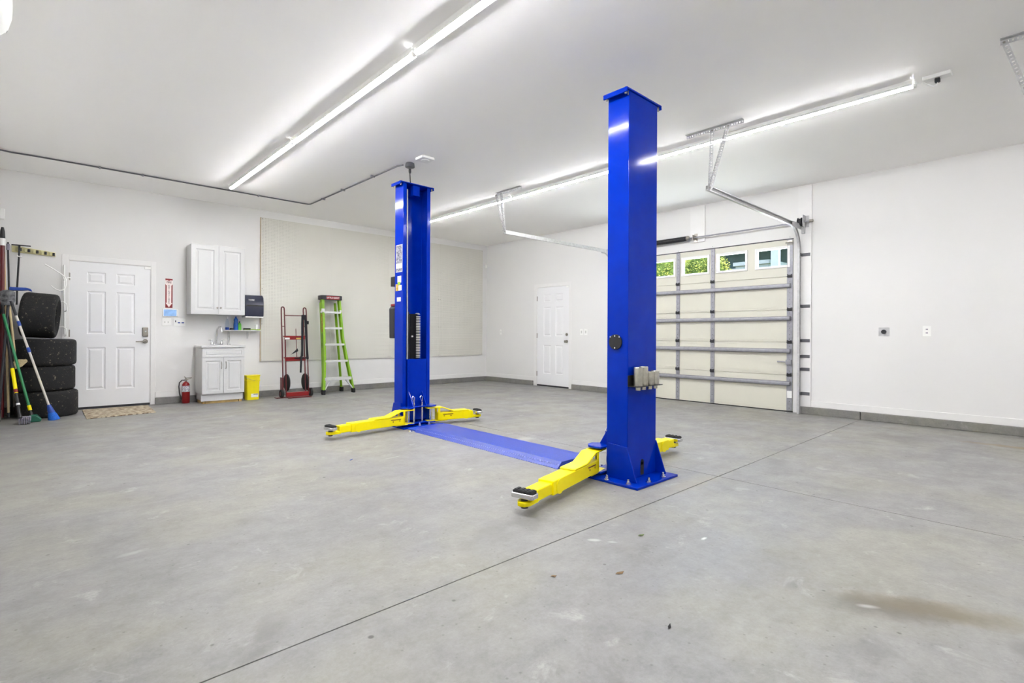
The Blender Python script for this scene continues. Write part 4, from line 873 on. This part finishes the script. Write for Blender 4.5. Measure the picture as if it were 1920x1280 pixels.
# ------------------------------------------------------------------ two-post lift
LX = -4.550
def arm(root, O, P, ang, L1, L2, label=None, padrot=0.0):
    """swing arm from pivot P (world xy), heading ang, outer tube to L1, inner tube to L2"""
    u = Vector((math.cos(ang), math.sin(ang), 0)); v = Vector((-u.y, u.x, 0)); P = Vector((P[0], P[1], 0))
    F = lambda a, c, z: P+u*a+v*c+Vector((0, 0, z))
    BX = lambda m, a0, a1, c0, c1, z0, z1: m.add([F(a, c, z) for a, c, z in ((a0, c0, z0), (a1, c0, z0), (a1, c1, z0), (a0, c1, z0), (a0, c0, z1), (a1, c0, z1), (a1, c1, z1), (a0, c1, z1))], [(3, 2, 1, 0), (4, 5, 6, 7), (0, 1, 5, 4), (1, 2, 6, 5), (2, 3, 7, 6), (3, 0, 4, 7)])
    m = MB(O); w_ = .058
    BX(m, .075, L1, -w_, w_, .050, .142)
    m.prism([(-.055, .196), (.135, .196), (.28, .143), (.47, .143), (.49, .146), (.47, .156), (.285, .156), (.140, .208), (-.055, .208)], lambda a, b, t: tuple(F(a, t, b)), -w_-.003, w_+.003)
    m.prism([(-.055, .040), (.20, .040), (.20, .050), (-.055, .050)], lambda a, b, t: tuple(F(a, t, b)), -w_+.004, w_-.004)
    for c in (-w_, w_-.01): m.prism([(.075, .200), (.075, .060), (.105, .060), (.105, .200)], lambda a, b, t: tuple(F(a, t, b)), c, c+.01)
    m.tube([F(L1-.085, -w_-.004, .092), F(L1-.085, w_+.004, .092)], .048, 20)
    ao = m.build('swing_arm', M_yel, root, bevel=.006)
    m = MB(O); BX(m, L1-.02, L2, -.047, .047, .058, .130); m.prism([(L2-.02, -.045), (L2+.085, -.045), (L2+.115, -.025), (L2+.122, 0), (L2+.115, .025), (L2+.085, .045), (L2-.02, .045)], lambda a, b, t: tuple(F(a, b, t)), .050, .080)
    m.build('extension', M_yel, ao, bevel=.006)
    c = F(L2+.075, 0, 0)
    MB(O).tube([c+Vector((0, 0, .034)), c+Vector((0, 0, .108))], .022, 16).build('pad_screw', M_dark, ao)
    R_ = Matrix.Rotation(ang+padrot, 4, 'Z'); K = Matrix.Translation(c) @ R_
    mm = MB(O); mm.M = K; mm.prism([(-.068, -.040), (.068, -.040), (.080, -.028), (.080, .028), (.068, .040), (-.068, .040), (-.080, .028), (-.080, -.028)], lambda a, b, t: (b, a, t), .098, .128); mm.build('pad_tray', M_chrome, ao, bevel=.005)
    mm = MB(O); mm.M = K; mm.prism([(-.066, -.032), (.066, -.032), (.066, .032), (-.066, .032)], lambda a, b, t: (b, a, t), .124, .142)
    for q in (-.05, -.017, .017, .05): mm.box((-.026, q-.010, .142), (.026, q+.010, .147))
    mm.build('pad', M_rub, ao, bevel=.003)
    MB(O).tube([F(0, 0, .036), F(0, 0, .235)], .021, 16).build('pivot_pin', M_chrome, ao)
    sgn = -1 if v.y > 0 else 1          # side facing the viewer
    m = MB(O); c0 = sgn*(w_+.0006)
    m.prism([(.14, .112), (.27, .114), (.27, .122), (.14, .121)], lambda a, b, t: tuple(F(a, t, b)), c0, c0+sgn*.0006); m.build('decal', M_dred, ao)
    m = MB(O); m.prism([(.15, .092), (.158, .092), (.158, .106), (.15, .106)], lambda a, b, t: tuple(F(a, t, b)), c0, c0+sgn*.0006); m.prism([(.235, .092), (.248, .092), (.248, .104), (.235, .104)], lambda a, b, t: tuple(F(a, t, b)), c0, c0+sgn*.0006); m.build('decal', M_dred, ao)
    return ao
def post(label, yb_, s, near):
    root = thing('lift_post', label, 'vehicle lift post', (LX, yb_, 0), 0, 'the two posts of the vehicle lift'); O = root.location
    Y = lambda t: yb_+s*t
    hw, dp, hz = .190, .187, 2.862
    U = [(-hw, 0), (hw, 0), (hw, dp), (hw-.048, dp), (hw-.048, dp-.008), (hw-.008, dp-.008), (hw-.008, .008), (-hw+.008, .008), (-hw+.008, dp-.008), (-hw+.048, dp-.008), (-hw+.048, dp), (-hw, dp)]
    MB(O).prism(U, lambda a, b, t: (LX+a, Y(b), t), .018, hz).build('column', M_blue, root, bevel=.005)
    tp = MB(O).box((LX-.238, Y(-.012), hz), (LX+.232, Y(dp+.012), hz+.012)).box((LX-.238, Y(-.012), hz-.022), (LX-.226, Y(dp+.012), hz)).box((LX+.220, Y(-.012), hz-.022), (LX+.232, Y(dp+.012), hz)).build('top_plate', M_blue, root, bevel=.002)
    for x in (-.228, -.19, .222):
        for y in (.01, dp-.01):
            if x == -.19 and y > .1: continue
            MB(O).tube([(LX+x*.965, Y(y), hz-.030), (LX+x*.965, Y(y), hz+.018)], .009, 6).build('bolt', M_nick, tp)
    bp = MB(O).box((LX-.295, Y(-.155), 0), (LX+.250, Y(.40), .018)).build('base_plate', M_blue, root, bevel=.003)
    for x, y in ((-.27, .12), (-.25, -.05), (-.10, -.12), (.10, -.115), (.225, .05), (-.05, .34), (.08, .34)):
        bo = MB(O).lathe((LX+x, Y(y), .018), [(.022, 0), (.022, .004), (.015, .005), (.015, .018), (.009, .019), (.009, .034), (.001, .036)], 12).build('anchor_bolt', M_chrome, bp)
    for sx in (-1, 1):
        x = LX+sx*hw; m = MB(O); m.prism([(dp-.02, .018), (-.085, .018), (-.0, .262), (dp-.02, .272)], lambda a, b, t: (x+sx*t, Y(a), b), 0, .011); m.build('gusset', M_blue, root, bevel=.002)
    # carriage
    cx = LX-.022; ctop = .785
    ca = MB(O); ca.box((cx-.128+.022, Y(.02), .06), (cx+.128+.022, Y(dp+.018), ctop)).build('carriage', M_blue, root, bevel=.004)
    for z0, z1 in ((.222, .236), (.034, .048)):
        pts = [(-.215, dp+.02), (.215, dp+.02), (.232, dp+.07), (.225, dp+.13), (.18, dp+.172), (.12, dp+.178), (.07, dp+.13), (-.07, dp+.13), (-.12, dp+.178), (-.18, dp+.172), (-.225, dp+.13), (-.232, dp+.07)]
        MB(O).prism(pts, lambda a, b, t: (cx+a, Y(b), t), z0, z1).build('arm_bracket', M_blue, root, bevel=.003)
    for sx in (-1, 1):
        MB(O).prism([(dp+.018, .236), (dp+.12, .236), (dp+.018, .40)], lambda a, b, t: (cx+sx*(.085+t), Y(a), b), 0, .01).build('gusset', M_blue, root)
        px_ = cx+sx*.055; yy = Y(dp+.075)
        MB(O).tube([(px_, yy, .05), (px_, yy, .275)], .0095, 10).tube([(px_, yy, .275), (px_-.012, yy, .30), (px_-.03, yy, .335), (px_-.014, yy, .352), (px_+.004, yy, .335), (px_+.002, yy, .285)], .004, 6).build('arm_lock_pin', M_chrome, root)
    # inside of the channel: cylinder, rod, hose guard
    if s < 0:
        MB(O).tube([(LX-.075, Y(.08), .76), (LX-.075, Y(.08), 1.31)], .040, 18).tube([(LX-.075, Y(.08), 1.31), (LX-.075, Y(.08), 1.35)], .03, 14).build('hydraulic_cylinder', M_black, root)
        m = MB(O)
        for k in range(26): m.box((LX+.058-.030-.010, Y(.145), .80+k*.0195), (LX+.058+.008, Y(.165), .80+k*.0195+.009))
        for k in range(4):
            a = PI*(k+1)/6; m.box((LX+.045-.015+.022*math.cos(a)-.012, Y(.145), 1.307+.022*math.sin(a)), (LX+.045-.015+.022*math.cos(a)+.012, Y(.165), 1.314+.022*math.sin(a)))
        m.build('hose_guard', M_alu, root); MB(O).box((LX-.10, Y(.035), .78), (LX+.105, Y(.045), 1.33)).box((LX+.020, Y(.13), .78), (LX+.066, Y(.144), 1.31)).build('hose_channel_shade', M_slot, root)  # hose channel plus a black sheet painting the shade beside the hose
        MB(O).box((LX-.045, Y(.125), 1.045), (LX-.02, Y(.145), 1.065)).build('fitting', M_chrome, root)
        MB(O).tube([(LX-.108, Y(.155), .785), (LX-.118, Y(.155), 2.80)], .0085, 10).build('cable', M_galv, root)
        MB(O).box((LX-.045, Y(.05), 2.74), (LX+.045, Y(.17), 2.86)).build('sheave_box', M_blue, root)
    arm(root, O, (cx-.155, Y(dp+.105)), *( (math.radians(193.5), .785, .965) if near else (math.radians(184.5), .755, .885) ))
    arm(root, O, (cx+.155, Y(dp+.105)), *( (math.radians(2.0), .70, .815) if near else (math.radians(-14), .53, .545) ))
    return root, O, Y
rootN, ON, YN = post('blue lift post nearest the camera, seen from behind, with yellow arms', -7.235, 1, True)
rootF, OF, YF_ = post('far blue lift post with open channel facing the camera and yellow arms', -3.922, -1, False)
# near post: cap, adapters
x0 = LX-.19
m = MB(ON).tube([(x0-.001, -7.130, 1.028), (x0-.014, -7.130, 1.028)], .056, 28).build('round_cover', M_black, rootN)
for y, z in ((-7.130, 1.072), (-7.130, .984), (-7.090, 1.066), (-7.170, 1.066)): MB(ON).tube([(x0-.012, y, z), (x0-.019, y, z)], .006, 8).build('screw', M_chrome, m)
MB(ON).box((LX-.022, -7.2352, .030), (LX+.022, -7.2365, .125)).tube([(LX, -7.2352, .125), (LX, -7.2365, .125)], .022, 16).build('slot', M_slot, rootN)
root = thing('adapter_rack', 'black bracket holding four silver lift adapters on the near blue post', 'adapter rack', (-4.58, -7.236, .71)); O = root.location
MB(O).box((-4.745, -7.325, .704), (-4.415, -7.236, .709)).box((-4.745, -7.240, .704), (-4.415, -7.236, .785)).build('bracket', M_black, root)
for x, h in ((-4.684, .135), (-4.612, .140), (-4.532, .100), (-4.458, .104)):
    a = thing('lift_adapter', {-4.684: 'tall silver lift adapter, leftmost in the rack on the near post', -4.612: 'tall silver lift adapter, second from left in the rack', -4.532: 'short silver lift adapter, second from right in the rack', -4.458: 'short silver lift adapter, rightmost in the rack on the near post'}[x], 'lift adapter', (x, -7.285, .71), 0, 'silver adapters in the rack')
    M_ad = bpy.data.materials.get('zinc plated steel') or mat('zinc plated steel', rgb(205, 202, 190), .3, .9, vary=.12, scale=30)
    MB(a.location).lathe((x, -7.285, .7092), [(.031, 0), (.032, .004), (.032, h-.004), (.029, h), (.024, h), (.022, h-.02), (.001, h-.02)], 24).build('body', M_ad, a)
    MB(a.location).lathe((x, -7.285, .676), [(.001, 0), (.017, .001), (.018, .004), (.018, .033)], 16).build('stem', M_ad, a)
# far post: labels, power unit
x0 = LX-.1902
for (ya, yb2, za, zb, mm, nn) in ((-3.945, -4.095, 1.815, 2.140, M_galv, 'label_border'), (-3.955, -4.085, 1.920, 2.130, M_dlab, 'capacity_label'), (-3.952, -4.088, 1.865, 1.912, M_paper, 'white_label'), (-3.952, -4.088, 1.825, 1.858, M_dlab, 'capacity_label'),
    (-3.985, -4.07, 1.69, 1.77, M_paper, 'white_label'), (-3.99, -4.05, 1.665, 1.70, M_glab, 'green_label'), (-3.945, -4.01, 1.595, 1.675, M_ylab, 'warning_label'), (-4.01, -4.078, 1.597, 1.66, M_paper, 'white_label'), (-3.975, -4.062, 1.468, 1.517, M_paper, 'white_label')):
    k = .0003 if nn == 'label_border' else (.0006 if nn != 'green_label' else .0009)
    MB(OF).box((x0-k, ya, za), (x0, yb2, zb)).build(nn, mm, rootF)
MB(OF).prism([(-4.742, 1.03), (-4.748, 1.39), (-4.715, 1.425), (-4.55, 1.43), (-4.55, 1.03)], lambda a, b, t: (a, t, b), -3.918, -3.80).build('power_unit', M_dark, rootF, bevel=.008)
MB(OF).box((-4.735, -3.915, 1.42), (-4.70, -3.82, 1.445)).build('filler_cap', M_red, rootF, bevel=.004)
MB(OF).box((-4.744, -3.918, 1.655), (-4.64, -3.83, 1.772)).build('switch_box', M_black, rootF, bevel=.005)
# floor cover plate between the posts
root = thing('lift_cover_plate', 'blue checker plate cable cover lying on the floor between both posts', 'floor plate', (-4.6, -5.5, 0)); O = root.location
sec = [(-4.828, .003), (-4.776, .052), (-4.424, .052), (-4.372, .003), (-4.372, 0), (-4.828, 0)]
MB(O).prism(sec, lambda a, b, t: (a, t, b), -6.63, -4.515).build('ramp', M_tread, root, angle=15)
MB(O).box((-4.80, -4.515, .0), (-4.40, -4.33, .016)).build('end_flange', M_blue2, root)
for x, y in ((-4.845, -4.46),): MB(O).lathe((x, y, 0), [(.022, 0), (.020, .004), (.010, .008), (.008, .014), (.001, .014)], 10).build('floor_anchor', M_chrome, root)

# ------------------------------------------------------------------ debris on the slab
def bit(name, label, x, y, l, m, rz, cat='leaf', h=.006):
    c = (x, y, 0); o = MB().add([(-l, 0, 0), (-l*.3, -l*.38, h*.4), (l*.5, -l*.3, 0), (l, 0, h), (l*.4, l*.35, 0), (-l*.4, l*.3, h*.6)], [(0, 1, 2, 3, 4, 5)]).build(name, m)
    sd = o.modifiers.new('s', 'SOLIDIFY'); sd.thickness = .0012; sd.offset = 1; o.location = (x, y, .001); o.rotation_euler = (0, 0, rz); tag(o, label, cat)
bit('dry_leaf', 'curled brown leaf on the floor, right of centre near the bottom', -5.968, -8.036, .022, M_leaf, -.4)
bit('dry_leaf', 'small tan leaf on the floor left of the curled brown leaf', -6.212, -7.856, .014, M_leaf, -1.0)
bit('green_leaf', 'small greyish green leaf on the floor below the near post', -5.515, -7.854, .018, M_gleaf, -.5)
bit('dirt_clump', 'dark clump of dirt on the floor nearest the bottom right', -6.191, -8.413, .014, M_slot, .3, 'dirt', .008)
bit('paper_scrap', 'tiny white scrap at the foot of the overhead door', -.12, -6.72, .022, M_paper, .2, 'scrap')
bit('blue_scrap', 'tiny blue scrap on the floor in front of the far left arm', -5.92, -5.25, .02, M_tblue, .5, 'scrap')

# ------------------------------------------------------------------ outside, seen through the door windows
M_grass = mat('lawn', rgb(96, 120, 60), .9, vary=.3, scale=3)
M_drive = mat('driveway concrete', rgb(236, 233, 226), .8, vary=.08, scale=2)
o = MB((20, -2, -.12)).box((.15, -22, -.25), (42, 24, -.12)).build('ground', M_grass); o.location = (20, -2, -.12); struct(o)
o = MB((4, -5, -.10)).box((.16, -14.5, -.118), (9, -2.5, -.09)).build('driveway', M_drive); o.location = (4, -5, -.10); struct(o)
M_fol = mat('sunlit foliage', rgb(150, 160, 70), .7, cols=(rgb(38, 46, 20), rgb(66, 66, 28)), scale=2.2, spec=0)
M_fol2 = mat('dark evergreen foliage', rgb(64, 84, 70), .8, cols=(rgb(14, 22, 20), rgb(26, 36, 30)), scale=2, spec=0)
M_bark = mat('bark', rgb(92, 78, 62), .9, vary=.25, scale=20, bump=.4)
def tree(name, label, x, y, cz, rx, rz_, n, m, lf=.10, grp='trees outside the overhead door'):
    root = thing(name, label, 'tree', (x, y, -.12), 0, grp); O = root.location; mb = MB(O)
    for i in range(n):
        while 1:
            p = Vector([random.uniform(-1, 1) for _ in range(3)])
            if p.length <= 1: break
        p = p*(.6+.4*random.random())/max(.35, p.length)**.55
        c = Vector((x+p.x*rx, y+p.y*rx, cz+p.z*rz_)); u = Vector([random.gauss(0, 1) for _ in range(3)]).normalized(); v = u.orthogonal().normalized(); l = lf*random.uniform(.6, 1.2)
        mb.add([c-u*l, c-v*l*.5, c+u*l, c+v*l*.5], [(0, 1, 2, 3)])
    mb.build('foliage', m, root)
    prof = [(.001, -1)]+[(math.sin(PI*k/10), -math.cos(PI*k/10)) for k in range(1, 10)]+[(.001, 1)]
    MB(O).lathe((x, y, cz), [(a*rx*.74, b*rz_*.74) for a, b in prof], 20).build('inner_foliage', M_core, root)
    MB(O).tube([(x, y, -.12), (x+.05, y, cz*.5), (x, y+.05, cz)], [.16, .12, .06], 10).build('trunk', M_bark, root)
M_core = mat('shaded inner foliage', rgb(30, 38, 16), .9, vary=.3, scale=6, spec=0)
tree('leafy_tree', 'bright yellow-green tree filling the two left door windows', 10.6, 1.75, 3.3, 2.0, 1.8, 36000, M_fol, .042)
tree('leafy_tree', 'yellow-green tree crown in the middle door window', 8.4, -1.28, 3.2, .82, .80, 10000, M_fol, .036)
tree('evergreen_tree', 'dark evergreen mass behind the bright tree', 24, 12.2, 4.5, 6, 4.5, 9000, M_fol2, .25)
root = thing('neighbour_house', 'blue-grey house with white porch column in the right door windows', 'house', (19, .75, -.12)); O = root.location
M_side = mat('blue grey siding', rgb(34, 43, 49), .8, vary=.08, scale=3, spec=0)
MB(O).box((18, -3.5, -.12), (26, 5.0, 6.2)).build('wall', M_side, root)
MB(O).prism([(-4.1, 6.2), (5.6, 6.2), (.75, 9)], lambda a, b, t: (t, a, b), 17.4, 26.6).build('roof', M_dark, root)
MB(O).box((11.4, -2.47, -.12), (11.62, -2.22, 5.4)).build('porch_column', mat('porch paint', rgb(58, 61, 68), .7, spec=0), root)
MB(O).box((11.3, -3.5, 5.4), (18, 3.2, 5.8)).build('porch_beam', M_side, root)
for y in (-.1, 2.2): MB(O).box((17.97, y-.4, 3.4), (18, y+.4, 4.5)).build('window', M_dark, root)
root = thing('outbuilding', 'low white outbuilding seen at the bottom of the right door windows', 'outbuilding', (13.5, -1.3, -.12)); O = root.location
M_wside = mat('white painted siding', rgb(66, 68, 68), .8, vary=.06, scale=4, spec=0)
MB(O).box((12.0, -1.92, -.12), (15.5, -.70, 3.78)).build('wall', M_wside, root)
MB(O).prism([(11.9, 3.78), (15.6, 3.78), (15.6, 4.0), (11.9, 3.92)], lambda a, b, t: (a, t, b), -1.98, -.64).build('roof', M_wside, root)
MB(O).box((11.985, -1.75, 3.35), (12.0, -1.45, 3.6)).build('window', M_dark, root)
